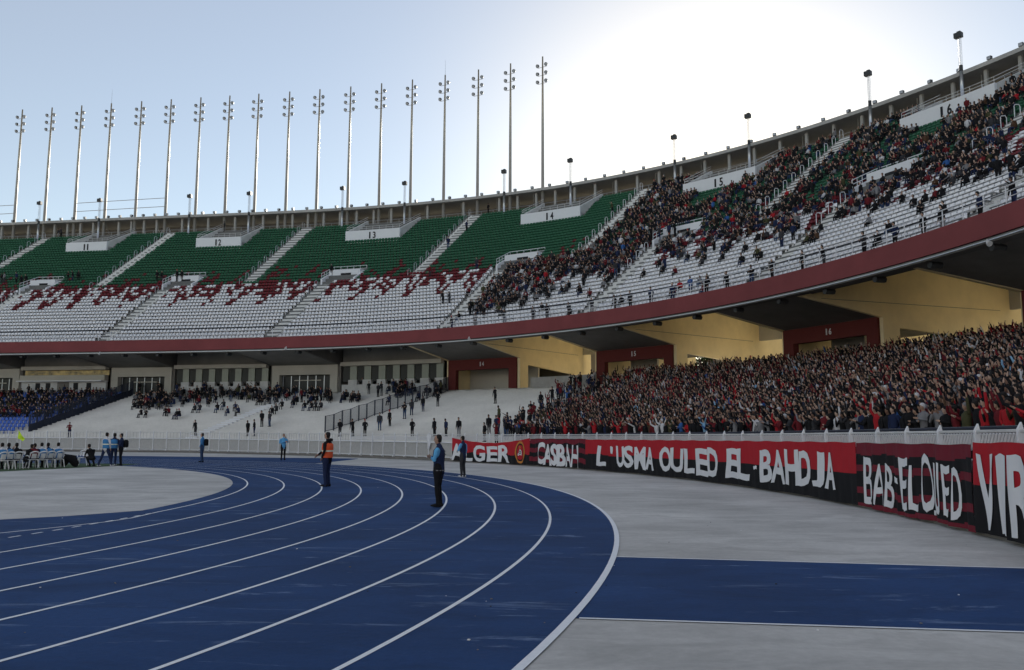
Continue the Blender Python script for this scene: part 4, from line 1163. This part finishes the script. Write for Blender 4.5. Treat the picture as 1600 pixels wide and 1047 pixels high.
PAL = ['skin_tan', 'skin_light', 'skin_brown', 'hair'] + ['c_' + k for k in CL] + ['sky_cloth']
PI_ = {k: i for i, k in enumerate(PAL)}
def pick_cols(w):
    top = random.choices(list(w), list(w.values()))[0]
    legs = random.choices(['c_black', 'c_navy', 'c_jeans', 'c_charcoal', 'c_grey'], [7, 2, 1.5, 2, .5])[0]
    skin = random.choices(SK, [5, 3, 2])[0]
    hair = random.choices(['hair', 'c_black', 'c_white', 'c_red', 'c_grey'], [12, 3, .7, .5, .5])[0]
    shoe = random.choices(['c_black', 'c_white', 'c_charcoal'], [4, 1.5, 2])[0]
    return {'skin': skin, 'hair': hair, 'top': top, 'legs': legs, 'shoe': shoe}
W_PACK = {'c_black': 56, 'c_charcoal': 11, 'c_navy': 8, 'c_maroon': 16, 'c_red': 5.5, 'c_white': 5.5, 'c_grey': 6, 'c_olive': 2, 'c_blue': .8, 'c_brown': 2, 'c_pink': .1, 'c_skyblue': .3}
W_UP = {'c_black': 62, 'c_charcoal': 14, 'c_navy': 8, 'c_maroon': 9, 'c_red': 2, 'c_white': 2.5, 'c_grey': 7, 'c_olive': 4, 'c_blue': .6, 'c_brown': 3}
W_DARK = {'c_black': 60, 'c_charcoal': 15, 'c_navy': 15, 'c_olive': 4, 'c_maroon': 4, 'c_grey': 2}
PEOPLE = []        # dicts
def add_person(x, y, z, head, kind, cols, zone, pose=None, scale=None, label=None, group=None):
    u, v = project(x, y, z + 1.0)
    PEOPLE.append(dict(p=(x, y, z), h=head, kind=kind, cols=cols, zone=zone, pose=pose if pose is not None else random.randrange(len(POSES[kind])),
                       sc=scale or random.uniform(.94, 1.05), u=u, v=v, d=math.hypot(x, y), label=label, group=group))
def inward(s): return FC.ang(s) + PI

# packed supporters in the lower terrace
hb, ht = hitlo(835, 672), hitlo(948, 603)
print('pack edge', hb, ht)
dk = (LO_OUT - LO_IN) / NLO
for k in range(NLO + 1):
    off = LO_IN + dk * k + dk * .45; z = float(lo_z(off))
    f = (off - hb[4]) / (ht[4] - hb[4]); edge = hb[3] + (ht[3] - hb[3]) * f + 1.2 * math.sin(k * 1.7)
    t = edge + 4 + random.uniform(0, .5)
    while t > 10:
        into = edge - t
        dens = .97 if into > 4 else (.60 if into > 1 else .16 if into > -4 else 0)
        if k > NLO - 2: dens *= .9
        if random.random() < dens:
            p = FC.at(t, off + random.uniform(-.14, .14))
            u, v = project(p[0], p[1], z + 1.5)
            if u < 1625: add_person(p[0], p[1], z, inward(t) + random.gauss(0, .35), 'stand', pick_cols(W_PACK), 'pack')
        t -= random.uniform(.40, .60) * (1.0 if off > -5 else .95)
# upper tier spectators
def up_density(t, k):
    cl = .5 + .5 * math.sin(t * .9 + 1.7 * math.sin(k * .35)) * math.sin(k * .55 + t * .23)
    if t > 101.5: return 0.0
    if t > 91.2:
        if k >= 17: return .0 if t > 91.5 else .3
        if k < 2: return .06
        edge = (t - 91.2) / 9
        return (.80 if k > 2 + 0 * edge else .25) * (.55 + .45 * (1 if (k > 3 and edge > .25) or k > 7 else .2))
    if t > 81:
        if k >= 17: return .55 + .42 * cl
        return .80 if k > 10 else (.42 * cl + .1 if k > 5 else .05)
    if t > 70.9:
        if k >= 17: return .30 + .60 * cl
        return .25 + .5 * cl if k > 12 else (.38 * cl if k > 8 else (.20 * cl if k > 3 and cl > .5 else .03))
    if t > 60:
        if k >= 17: return .22 + .55 * cl
        return .25 + .5 * cl if k > 12 else (.45 * cl if k > 8 else .05 * (1 + cl))
    if k >= 17: return .38 + .5 * cl
    return .5 * cl + .12 if k > 9 else (.28 * cl if k > 5 else .03)
for (t, k, off, z, c) in SEATS:
    if t < 30 or t > 102: continue
    if bk0 - 5 <= k < bk0 and any(abs(t - (m - .3)) < 1.4 for m in (60.6, 81.2)): continue
    if random.random() < up_density(t, k):
        p = FC.at(t + random.uniform(-.08, .08), off)
        u, v = project(p[0], p[1], z + .8)
        if -5 < u < 1610 and v > -10:
            st = random.random() < .10
            add_person(p[0], p[1], z + (0.0 if not st else 0), inward(t) + random.gauss(0, .25), 'calm' if st else 'sit', pick_cols(W_UP), 'upper')
# along the front rail of the upper tier
t = 103.0
while t > 33:
    t -= random.uniform(1.0, 4.2)
    p = FC.at(t, .75); add_person(p[0], p[1], ROWZ + .02, inward(t) + random.gauss(0, .2), 'calm', pick_cols(W_DARK), 'rail')
# on the aisle stairs and landings of the upper tier
def up_hit(u, v): return hit(u, v, lambda o: z_up(o), .3, 31.5)
for (u, v) in ((702, 478), (692, 482), (700, 391), (729, 366), (763, 336), (745, 425), (957, 338), (962, 438), (955, 442), (1213, 372), (1240, 368), (1018, 380), (1030, 378), (1046, 376), (1055, 374), (1240, 385), (1222, 392), (1330, 316), (672, 435)):
    h = up_hit(u, v)
    if h: add_person(h[0], h[1], h[2], inward(h[3]) + random.gauss(0, .6), 'calm', pick_cols(W_DARK), 'stairs')
for (u, v) in ((91, 374), (95, 374), (350, 364), (106, 441), (113, 441), (122, 441), (276, 443), (284, 442), (245, 445), (252, 445), (25, 447), (33, 447), (40, 447), (518, 434), (6, 446), (2, 446)):
    h = up_hit(u, v)
    if h: add_person(h[0], h[1], h[2], inward(h[3]) + random.gauss(0, .4), 'calm', pick_cols(W_DARK), 'landing')
# scattered people on the left part of the lower terrace
def low(u, v, kind, cols=None, zone='terrace', dh=0.0, pose=None, label=None, group=None):
    h = hitlo(u, v)
    if h is None: return
    sit = kind == 'sit'
    add_person(h[0], h[1], h[2] - (0.16 if sit else 0), inward(h[3]) + dh + random.gauss(0, .25), kind, cols or pick_cols(W_DARK), zone, pose, label=label, group=group)
for u, v in ((593, 674), (609, 667), (632, 657), (643, 650), (661, 645), (684, 637), (421, 668), (409, 667), (531, 683), (551, 683), (774, 632), (644, 684), (679, 684), (697, 684), (717, 683), (570, 684),
             (764, 682), (776, 682), (798, 684), (806, 680), (780, 664), (818, 668), (873, 654), (858, 655), (912, 640), (900, 646), (907, 642), (305, 684), (387, 684), (397, 684), (108, 684)):
    low(u, v, 'calm', zone='steward')
for u, v in ((705, 603), (722, 605), (742, 606), (755, 604), (782, 605), (757, 603), (925, 605), (935, 603), (941, 602), (961, 606)): low(u, v, 'calm', zone='concourse')
def cluster(u0, u1, v0, v1, n, ps=.85):
    for _ in range(n):
        u = random.uniform(u0, u1); v = random.uniform(v0, v1)
        low(u, v, 'sit' if random.random() < ps else 'calm', zone='seated')
cluster(208, 262, 625, 640, 34); cluster(232, 330, 616, 636, 50, .6); cluster(300, 400, 612, 630, 52, .6); cluster(395, 440, 614, 634, 26, .7); cluster(430, 520, 616, 632, 34, .8)
cluster(536, 566, 624, 630, 10); cluster(560, 640, 612, 622, 20, .5); cluster(610, 655, 612, 620, 12, .8); cluster(665, 690, 610, 620, 8, .6); cluster(215, 250, 598, 616, 14, .2)
for u, v in ((210, 641), (221, 652), (228, 652), (259, 649), (264, 650), (276, 656), (281, 656), (305, 644), (312, 644), (340, 645), (357, 650), (373, 649), (368, 642), (350, 640), (432, 648), (425, 650), (441, 640), (459, 638), (477, 642), (487, 642), (494, 641), (502, 641), (538, 628), (608, 634), (655, 628)):
    low(u, v, 'sit', zone='seated')
# block with blue seats, far left
SBX = []
for k in range(4, NLO):
    off = LO_IN + dk * k + dk * .4; z = float(lo_z(off))
    u0 = None
    ff = (off - LO_IN) / (LO_OUT - LO_IN); edge = SB[0] + (SB[1] - SB[0]) * ff + 1.0
    t = edge + .6
    while t < edge + 34:
        p = FC.at(t, off); u, v = project(p[0], p[1], z + .6)
        if u < -12: break
        if k % 2 == 0:
            SBX.append((p[0], p[1], z, FC.ang(t) - PI / 2))
            if k >= 12 and random.random() < .80: add_person(p[0], p[1], z - .02, inward(t) + random.gauss(0, .25), 'sit' if random.random() < .9 else 'calm', pick_cols(W_DARK), 'blueblock')
        t += .55
bs = seat_mesh('seat_blue').data('blue_seat')
print('blue seats', len(SBX))
for i, (x, y, z, a) in enumerate(sorted(SBX, key=lambda q: math.hypot(q[0], q[1]))[:300]):
    o = link('blue_seat', bs, LT); o.location = (x, y, z); o.rotation_euler = (0, 0, a)
rest = sorted(SBX, key=lambda q: math.hypot(q[0], q[1]))[300:]
if rest:
    v0 = np.array(seat_mesh('seat_blue').v); f0 = np.array([list(f) for f in seat_mesh('seat_blue').f]); Vb = []; Fb = []; nn = 0
    for x, y, z, a in rest:
        ca, sa = math.cos(a), math.sin(a); Vb.append(np.stack([v0[:, 0] * ca - v0[:, 1] * sa + x, v0[:, 0] * sa + v0[:, 1] * ca + y, v0[:, 2] + z], 1)); Fb.append(f0 + nn); nn += len(v0)
    joined('distant_blue_seats', Vb, Fb, [np.zeros(sum(len(f) for f in Fb), int)], ['seat_blue'], LT)['kind'] = 'stuff'

# ---- turn the list into objects: the largest as individuals, the rest one crowd
LAB = {'c_black': 'black', 'c_charcoal': 'dark grey', 'c_navy': 'navy', 'c_maroon': 'maroon', 'c_red': 'bright red', 'c_white': 'white', 'c_grey': 'grey', 'c_olive': 'olive', 'c_blue': 'blue', 'c_brown': 'brown', 'c_pink': 'pink', 'c_skyblue': 'pale blue', 'sky_cloth': 'light blue'}
POSE_T = {('up', 'up'): 'both arms raised', ('up', 'down'): 'one arm raised', ('down', 'up'): 'one arm raised', ('high', 'high'): 'clapping overhead', ('clap', 'clap'): 'clapping', ('wide', 'wide'): 'arms flung wide',
          ('phone', 'phone'): 'hands near the face', ('phone', 'down'): 'one hand near the face', ('fold', 'fold'): 'arms folded', ('point', 'down'): 'pointing ahead', ('back', 'back'): 'hands behind the back'}
ARMK = {'stand': ARMS_CROWD, 'calm': [('down', 'down'), ('fold', 'fold'), ('pocket', 'pocket'), ('back', 'back'), ('phone', 'down'), ('down', 'pocket')]}
pack = sorted([q for q in PEOPLE if q['zone'] == 'pack'], key=lambda q: q['d'])
vis = [q for q in PEOPLE if q['zone'] != 'pack']
singles = pack[:230] + [q for q in vis if q['zone'] in ('steward', 'stairs', 'concourse')][:45]
rail = sorted([q for q in vis if q['zone'] == 'rail'], key=lambda q: q['d'])[:14]
singles += rail
sid = set(id(q) for q in singles)
_pc = {}
def person_data(kind, pose, cols, lod):
    key = (kind, pose, lod, tuple(cols.values()))
    if key not in _pc:
        V_, F_, R_ = POSES[kind][pose][lod]
        me = bpy.data.meshes.new('person'); me.from_pydata(V_.tolist(), [], F_.tolist())
        for rg in REG: me.materials.append(M[cols[rg]])
        me.polygons.foreach_set('material_index', R_.astype(np.int32)); me.polygons.foreach_set('use_smooth', np.ones(len(F_), dtype=bool)); me.update(); _pc[key] = me
    return _pc[key]
WHERE = {'pack': 'in the packed lower terrace', 'steward': 'on the pale lower terrace', 'stairs': 'on an upper tier stair', 'concourse': 'at a red portal mouth', 'rail': 'behind the upper tier front rail'}
seen_lab = set()
for q in singles:
    o = link('person', person_data(q['kind'], q['pose'], q['cols'], 'near'))
    o.location = q['p']; o.rotation_euler = (0, 0, q['h'] - PI / 2); o.scale = (q['sc'],) * 3
    arms = POSE_T.get(ARMK[q['kind']][q['pose']], 'standing')
    s_, of_ = FC.inv(q['p'][0], q['p'][1])
    wh = WHERE[q['zone']]
    if q['zone'] == 'pack':
        near = min(((1580, 'the tall white letters'), (1430, 'BAB-EL OUED'), (1240, 'BAHDJA'), (1080, 'OULED'), (970, 'USMA'), (870, 'CASBAH')), key=lambda b: abs(b[0] - q['u']))[1]
        row = max(0, int((of_ - LO_IN) / dk)); wh = '%s row above %s' % ((ORD + ['back'] * 20)[row], near)
    lab = '%s in %s, %s, %s' % ('supporter' if q['zone'] == 'pack' else 'person', LAB[q['cols']['top']], arms, wh)
    if lab in seen_lab: lab = lab.replace(LAB[q['cols']['top']] + ',', LAB[q['cols']['top']] + ' over ' + LAB.get(q['cols']['legs'], 'jeans') + ',', 1)
    seen_lab.add(lab)
    tag(o, lab, 'person',
        {'pack': 'supporters in the front of the packed terrace', 'steward': 'people standing about on the lower terrace', 'stairs': 'people on the upper tier stairs', 'concourse': 'people at the red portals', 'rail': 'people behind the upper rail'}[q['zone']])
def crowd(name, items, label, cat):
    V = []; F = []; MI = []; nv = 0
    for q in items:
        lod = 'mid' if q['d'] < 62 else 'far'
        V_, F_, R_ = POSES[q['kind']][q['pose']][lod]
        ca, sa = math.cos(q['h'] - PI / 2), math.sin(q['h'] - PI / 2); s = q['sc']
        V.append(np.stack([(V_[:, 0] * ca - V_[:, 1] * sa) * s + q['p'][0], (V_[:, 0] * sa + V_[:, 1] * ca) * s + q['p'][1], V_[:, 2] * s + q['p'][2]], 1))
        F.append(F_ + nv); nv += len(V_)
        lut = np.array([PI_[q['cols'][r_]] for r_ in REG]); MI.append(lut[R_])
    o = joined(name, V, F, MI, PAL)
    tag(o, label, cat, kind='stuff'); print(name, len(items), 'faces', len(o.data.polygons))
crowd('terrace_crowd', [q for q in PEOPLE if id(q) not in sid and q['zone'] == 'pack'], 'dense crowd of supporters filling the lower terrace behind the banners', 'crowd')
crowd('upper_crowd', [q for q in vis if id(q) not in sid and q['zone'] in ('upper', 'rail', 'stairs', 'landing')], 'scattered to dense seated spectators in the upper tier', 'crowd')
crowd('left_terrace_crowd', [q for q in vis if id(q) not in sid and q['zone'] not in ('upper', 'rail', 'stairs', 'landing')], 'dark clothed spectators sitting and standing on the left terrace', 'crowd')

# ---- people on the track and beside the pitch: one continuous skin each
def hero(loc, face, cols, label, group=None, arms=('down', 'down'), legs='stand', lean=0.0, turn=0.0, girth=1.0, h=1.75, step=0.0, vox=.014, parts=(), name='person', seat_h=0.0):
    L = human(arms, legs, lean, turn, girth, hairy=False, hero=True, step=step)
    V_, F_, R_ = loft(L, 8)
    me = bpy.data.meshes.new('body_source'); me.from_pydata(V_.tolist(), [], F_.tolist())
    tmp = bpy.data.objects.new('tmp', me); COL.objects.link(tmp)
    md = tmp.modifiers.new('r', 'REMESH'); md.mode = 'VOXEL'; md.voxel_size = vox; md.use_smooth_shade = True
    sm_ = tmp.modifiers.new('s', 'SMOOTH'); sm_.factor = .5; sm_.iterations = 2
    bpy.context.view_layer.update()
    body = bpy.data.meshes.new_from_object(tmp.evaluated_get(bpy.context.evaluated_depsgraph_get()))
    COL.objects.unlink(tmp); bpy.data.objects.remove(tmp); bpy.data.meshes.remove(me)
    body.materials.clear()
    regs = REG + [p for p in ('sleeve', 'stripe')]
    for rg in regs: body.materials.append(M[cols.get(rg, cols['top'])])
    n = len(body.polygons); c = np.empty(n * 3); body.polygons.foreach_get('center', c); c = c.reshape(-1, 3)
    best = np.full(n, 1e9); idx = np.zeros(n, int)
    for li, lim in enumerate(L):
        pts, rad, rg = lim[:3]
        for i in range(len(pts) - 1):
            a = np.array(pts[i]); b = np.array(pts[i + 1]); ab_ = b - a; tt = np.clip(((c - a) @ ab_) / max(ab_ @ ab_, 1e-9), 0, 1)
            dd = np.linalg.norm(c - (a + tt[:, None] * ab_), axis=1) - (rad[i][0] + rad[i][1]) / 2 * (1 - tt) - (rad[i + 1][0] + rad[i + 1][1]) / 2 * tt
            if rg == 'top' and len(pts) == 6 and 'sleeve' in cols: r_i = 5
            else: r_i = REG.index(rg)
            up = dd < best; best = np.where(up, dd, best); idx = np.where(up, r_i, idx)
    body.polygons.foreach_set('material_index', idx.astype(np.int32)); body.polygons.foreach_set('use_smooth', np.ones(n, dtype=bool)); body.update()
    T = bpy.data.objects.new(name, body); COL.objects.link(T)
    s = h / 1.75
    T.location = (loc[0], loc[1], (loc[2] if len(loc) > 2 else .01) + seat_h); T.rotation_euler = (0, 0, face - PI / 2); T.scale = (s, s, s)
    tag(T, label, 'person', group)
    dz = -0.45 if legs == 'sit' else (-.5 if legs == 'squat' else 0)
    neck = Vector((0, lean * 1.1, 1.47 + dz - abs(lean) * .15)); hd = neck + Vector((math.sin(turn) * .01, .03 + lean * .3, 0)); fw = Vector((math.sin(turn), math.cos(turn), 0)); sd_ = Vector((fw.y, -fw.x, 0))
    # hair
    hv, hf, _ = loft([([hd - fw * .036 + Vector((0, 0, .085)), hd - fw * .026 + Vector((0, 0, .15)), hd - fw * .014 + Vector((0, 0, .215)), hd - fw * .002 + Vector((0, 0, .262)), hd + Vector((0, 0, .284))], [(.052, .048), (.0745, .070), (.0790, .086), (.060, .070), (.016, .018)], 'hair', fw)], 8)
    mh = MB(); mh.mesh(hv.tolist(), [tuple(f) for f in hf.tolist()], cols.get('hair', 'hair')); mh.build('hair', T, True)
    # face: nose, ears, brows, mouth
    mf = MB(); nz = hd + fw * .100 + Vector((0, 0, .145))
    mf.mesh([tuple(nz + Vector((0, 0, .035)) - fw * .014), tuple(nz + sd_ * .016 - Vector((0, 0, .014)) - fw * .012), tuple(nz - sd_ * .016 - Vector((0, 0, .014)) - fw * .012), tuple(nz + fw * .018 - Vector((0, 0, .008)))], [(0, 1, 3), (0, 3, 2), (1, 2, 3)], cols['skin'])
    for sx in (-1, 1):
        e = hd + sd_ * (.074 * sx) + Vector((0, 0, .150)); mf.tube([e - Vector((0, 0, .026)), e + sd_ * .008 * sx, e + Vector((0, 0, .028))], [.008, .014, .010], cols['skin'], 5)
    mf.build('face_features', T)
    mf = MB()
    for sx in (-1, 1):
        e = hd + fw * .088 + sd_ * (.031 * sx) + Vector((0, 0, .172)); mf.tube([e - sd_ * .014, e + sd_ * .014], .0055, 'hair', 4)
        e = e + Vector((0, 0, .018)) + fw * .003; mf.tube([e - sd_ * .018, e + sd_ * .018], .004, 'hair', 4)
    e = hd + fw * .090 + Vector((0, 0, .108)); mf.tube([e - sd_ * .022, e + sd_ * .022], .004, 'c_maroon', 4); mf.build('eyes_and_mouth', T)
    for p in parts:
        kind_ = p[0]
        if kind_ == 'vest':
            hips = Vector((0, 0, .93 + dz)); chest = Vector((0, lean * .8, 1.30 + dz)); g_ = girth * 1.13
            vv, vf, _ = loft([([hips + Vector((0, 0, .0)), (hips + chest) / 2 + Vector((0, 0, -.06)), chest + Vector((0, .005, -.06)), chest + Vector((0, 0, .07)), neck + Vector((0, -.008, -.045))],
                               [(.180 * g_, .130 * g_), (.172 * g_, .124 * g_), (.190 * g_, .136 * g_), (.178 * g_, .122 * g_), (.105, .085)], 'top')], 12)
            b_ = MB(); b_.mesh(vv.tolist(), [tuple(f) for f in vf.tolist() ], p[1]); vo = b_.build('vest', T, True)
            if len(p) > 2:
                b_ = MB(); zz = (hips + chest) / 2
                pts = [(math.cos(a) * .172 * g_ * 1.05, zz.y + math.sin(a) * .124 * g_ * 1.06 + .0, zz.z) for a in np.linspace(0, 2 * PI, 25)]
                for a, b in zip(pts[:-1], pts[1:]): b_.face([a, b, (b[0] * 1.01, b[1] * 1.01, b[2] + .05), (a[0] * 1.01, a[1] * 1.01, a[2] + .05)], 'hivis_strip')
                b_.build('reflective_band', vo)
        if kind_ == 'pack':
            b_ = MB(); c0 = Vector((0, -.21 + lean * .6, 1.20 + dz)); b_.tube([c0 - Vector((0, 0, .22)), c0 - Vector((0, 0, .18)), c0 + Vector((0, 0, .12)), c0 + Vector((0, 0, .2))], [.08, .14, .14, .07], 'c_black', 8); b_.build('backpack', T, True)
        if kind_ == 'logo':
            b_ = MB(); c0 = Vector((0, -.142 * girth + lean * .5, 1.30))
            for a0 in np.linspace(.2, PI - .2, 9)[:-1]:
                a1 = a0 + .27
                b_.face([(c0.x + math.cos(a) * r_, c0.y - .004 + abs(math.cos(a)) * .02, c0.z + math.sin(a) * r_ * .7) for a, r_ in ((a0, .06), (a1, .06), (a1, .085), (a0, .085))], 'c_grey')
            b_.face([(-.07, c0.y + .008, c0.z - .05), (.07, c0.y + .008, c0.z - .05), (.07, c0.y + .008, c0.z - .02), (-.07, c0.y + .008, c0.z - .02)], 'c_grey'); b_.build('back_print', T)
        if kind_ == 'hem':
            b_ = MB(); pts = [(math.cos(a) * .178 * girth, math.sin(a) * .124 * girth, .875) for a in np.linspace(0, 2 * PI, 25)]
            for a, b in zip(pts[:-1], pts[1:]): b_.face([a, b, (b[0], b[1], b[2] + .02), (a[0], a[1], a[2] + .02)], p[1])
            b_.build('hem_trim', T)
        if kind_ == 'hood':
            b_ = MB(); c0 = neck + Vector((0, -.06, .0)); b_.tube([c0 + Vector((-.10, .04, -.01)), c0 + Vector((-.05, -.04, .03)), c0 + Vector((.05, -.04, .03)), c0 + Vector((.10, .04, -.01))], [.03, .055, .055, .03], p[1], 7); b_.build('hood', T, True)
    return T
gA = lambda u, v: (*ground_at(u, v), .01)
DK = {'skin': 'skin_tan', 'hair': 'hair', 'legs': 'c_black', 'shoe': 'c_black', 'top': 'c_black'}
hero(gA(685, 793), math.radians(172), {**DK, 'top': 'c_navy', 'sleeve': 'sky_cloth'}, 'nearest man on the track, navy tracksuit with light blue sleeves, arms folded, facing left', arms=('fold', 'fold'), girth=1.17, h=1.70, turn=-.1, vox=.011, parts=(('logo',), ('hem', 'c_grey')))
hero(gA(510, 761), math.radians(165), {**DK, 'top': 'c_black', 'legs': 'c_navy'}, 'stout man in orange reflective vest over black hooded top, standing on the lanes', arms=('pocket', 'reach'), girth=1.14, h=1.80, vox=.012, lean=-.01, parts=(('vest', 'hivis_orange', 1), ('hood', 'c_black')))
hero(gA(723, 746), math.radians(150), {**DK, 'top': 'c_navy', 'sleeve': 'sky_cloth', 'legs': 'c_charcoal', 'shoe': 'c_white'}, 'man in white shoes and blue-sleeved jacket standing before the ALGER banner', arms=('fold', 'down'), h=1.70, vox=.013)
hero(gA(442, 719.5), math.radians(-60), {**DK, 'top': 'sky_cloth', 'legs': 'c_black'}, 'man in light blue jacket and black trousers on the far lanes', arms=('phone', 'fold'), h=1.86, vox=.015, step=.5)
hero(gA(315, 722.5), math.radians(185), {**DK, 'top': 'bib_blue', 'legs': 'c_jeans'}, 'man in blue bib with a dark backpack on the far blue lanes', arms=('pocket', 'down'), h=1.86, vox=.015, parts=(('pack',),))
hero(gA(164, 729), math.radians(70), {**DK, 'top': 'c_white', 'legs': 'c_navy', 'shoe': 'c_white'}, 'leftmost of the three standing at the pitch corner, white shirt under blue bib, leg out', arms=('down', 'pocket'), h=1.84, step=1.2, vox=.015, parts=(('vest', 'bib_blue', 1),))
hero(gA(176.5, 728), math.radians(95), {**DK, 'top': 'c_navy', 'legs': 'c_navy', 'shoe': 'c_white'}, 'middle one of the three at the pitch corner, seen from behind in blue bib', arms=('down', 'down'), h=1.82, vox=.015, parts=(('vest', 'bib_blue', 1),))
hero(gA(188, 728), math.radians(200), {**DK, 'top': 'c_navy', 'legs': 'c_black'}, 'rightmost of the three at the pitch corner, in plain navy jacket', arms=('fold', 'phone'), h=1.80, vox=.015, parts=(('pack',),))
hero(gA(144, 729), math.radians(150), {**DK, 'top': 'c_black'}, 'person in black crouching beside the empty white chair', legs='squat', arms=('lap', 'lap'), lean=.25, vox=.016)

def make_chair():
    T = thing('plastic_chair', None, 'chair')
    mb = MB(); mb.box((0, 0, .43), (.42, .42, .03), 'chair'); mb.build('seat', T)
    mb = MB(); n = 8
    P = []
    for i in range(n + 1):
        a = -PI * .42 + PI * .84 * i / n; P.append((math.sin(a) * .24, -.10 - math.cos(a) * .13))
    for (a, b), i in zip(zip(P[:-1], P[1:]), range(n)):
        if i % 2 == 0 or i in (3, 4):
            mb.hexa([(a[0], a[1], .50), (b[0], b[1], .50), (b[0] * 1.02, b[1] - .03, .50), (a[0] * 1.02, a[1] - .03, .50)], [(a[0] * .9, a[1] - .09, .74), (b[0] * .9, b[1] - .09, .74), (b[0] * .92, b[1] - .12, .74), (a[0] * .92, a[1] - .12, .74)], 'chair')
    mb.tube([(x * .9, y - .11, .74 + .10 * math.cos(i / n * PI - PI / 2)) for i, (x, y) in enumerate(P)], .035, 'chair', 5)
    mb.build('backrest', T)
    for sx in (-1, 1):
        mb = MB(); mb.tube([(sx * .24, -.18, .60), (sx * .26, .0, .64), (sx * .26, .18, .63), (sx * .245, .21, .45)], .024, 'chair', 5); mb.build('armrest', T)
        for sy in (-1, 1):
            mb = MB(); mb.tube([(sx * .19, sy * .18, .43), (sx * .25, sy * .23, 0)], [.032, .022], 'chair', 5); mb.build('leg', T)
    return T
ch0 = make_chair(); nch = 0
CH = [((2, 734), 'white plastic chair cut off by the left edge'), ((13, 733.5), 'occupied white chair second from the left edge'), ((25, 733), 'third white chair in the row of sitters'), ((50, 732), 'white chair under the leaning man in red and navy'),
      ((64, 731.5), 'white chair in the middle of the row, its sitter in a blue bib'), ((76, 731), 'second last occupied white chair of the row'), ((90, 730.5), 'last occupied white chair, right end of the row'), ((129, 727.5), 'empty white plastic chair standing alone beside the row')]
for i, ((u, v), lab) in enumerate(CH):
    o = ch0 if i == 0 else copy_tree(ch0)
    p = ground_at(u, v); o.location = (p[0], p[1], .014); face = math.radians(138 if i < 7 else -75); o.rotation_euler = (0, 0, face - PI / 2)
    tag(o, lab, 'chair', 'white plastic chairs at the pitch corner')
    if i < 7:
        q = (p[0] + math.cos(face) * .02, p[1] + math.sin(face) * .02, .014)
        if i == 3: hero(q, face - .5, {**DK, 'top': 'c_navy'}, 'sitter bending far forward with a dark red coat over his seat', legs='sit', arms=('lap', 'reach'), lean=.30, vox=.016, parts=(('vest', 'c_maroon'),))
        elif i == 2: hero(q, face, {**DK, 'top': 'c_black'}, 'sitter all in black, third from the left edge', legs='sit', arms=('phone', 'lap'), lean=.06, vox=.016)
        else: hero(q, face + random.uniform(-.2, .2), {**DK, 'top': 'c_navy' if i % 2 else 'c_white'}, ['sitter in blue bib half cut off by the left edge', 'sitter in blue bib with a white sleeve, second from the left', '', '', 'sitter in blue bib in the middle of the chair row', 'sitter in blue bib, second from the right end of the row', 'last sitter in blue bib, at the right end of the row'][i], legs='sit', arms=('lap', 'lap'), lean=.04 + .03 * (i % 3), vox=.016, parts=(('vest', 'bib_blue'),))
# two photographers squatting between the chairs
hero(gA(38, 732), math.radians(60), {**DK, 'top': 'c_black', 'legs': 'c_charcoal', 'shoe': 'c_white'}, 'crouching figure in black with pale shoes, low between the chairs', legs='squat', arms=('phone', 'phone'), lean=.22, vox=.016)
# bags and corner flag
mb = MB(); p = ground_at(107, 730); mb.tube([(p[0] - .38, p[1], .03), (p[0] - .32, p[1], .16), (p[0] - .1, p[1], .50), (p[0] + .18, p[1], .44), (p[0] + .36, p[1] + .05, .14), (p[0] + .42, p[1], .03)], [.05, .20, .24, .24, .18, .05], 'c_black', 9)
tag(mb.build('kit_bag', None, True), 'bulky black kit bag on the grass at the right end of the chairs', 'bag')
fl = ground_at(24.5, 724); th = thing('corner_flag', 'neon yellow corner flag on a thin white pole behind the seated row', 'flag', (fl[0], fl[1], 0))
mb = MB(); mb.tube([(0, 0, 0), (0, 0, 2.05)], .025, 'white', 6); mb.build('pole', th)
mb = MB()
for i in range(6):
    for j in range(4):
        f = lambda a, b: (.02 + a / 6 * (.42 - b * .02), .03 * math.sin(a * 1.3 + b), 1.98 - b * .12 * (1 - a / 9) - a * .085)
        mb.face([f(i, j), f(i, j + 1), f(i + 1, j + 1), f(i + 1, j)], 'neon')
mb.build('flag_cloth', th, True)
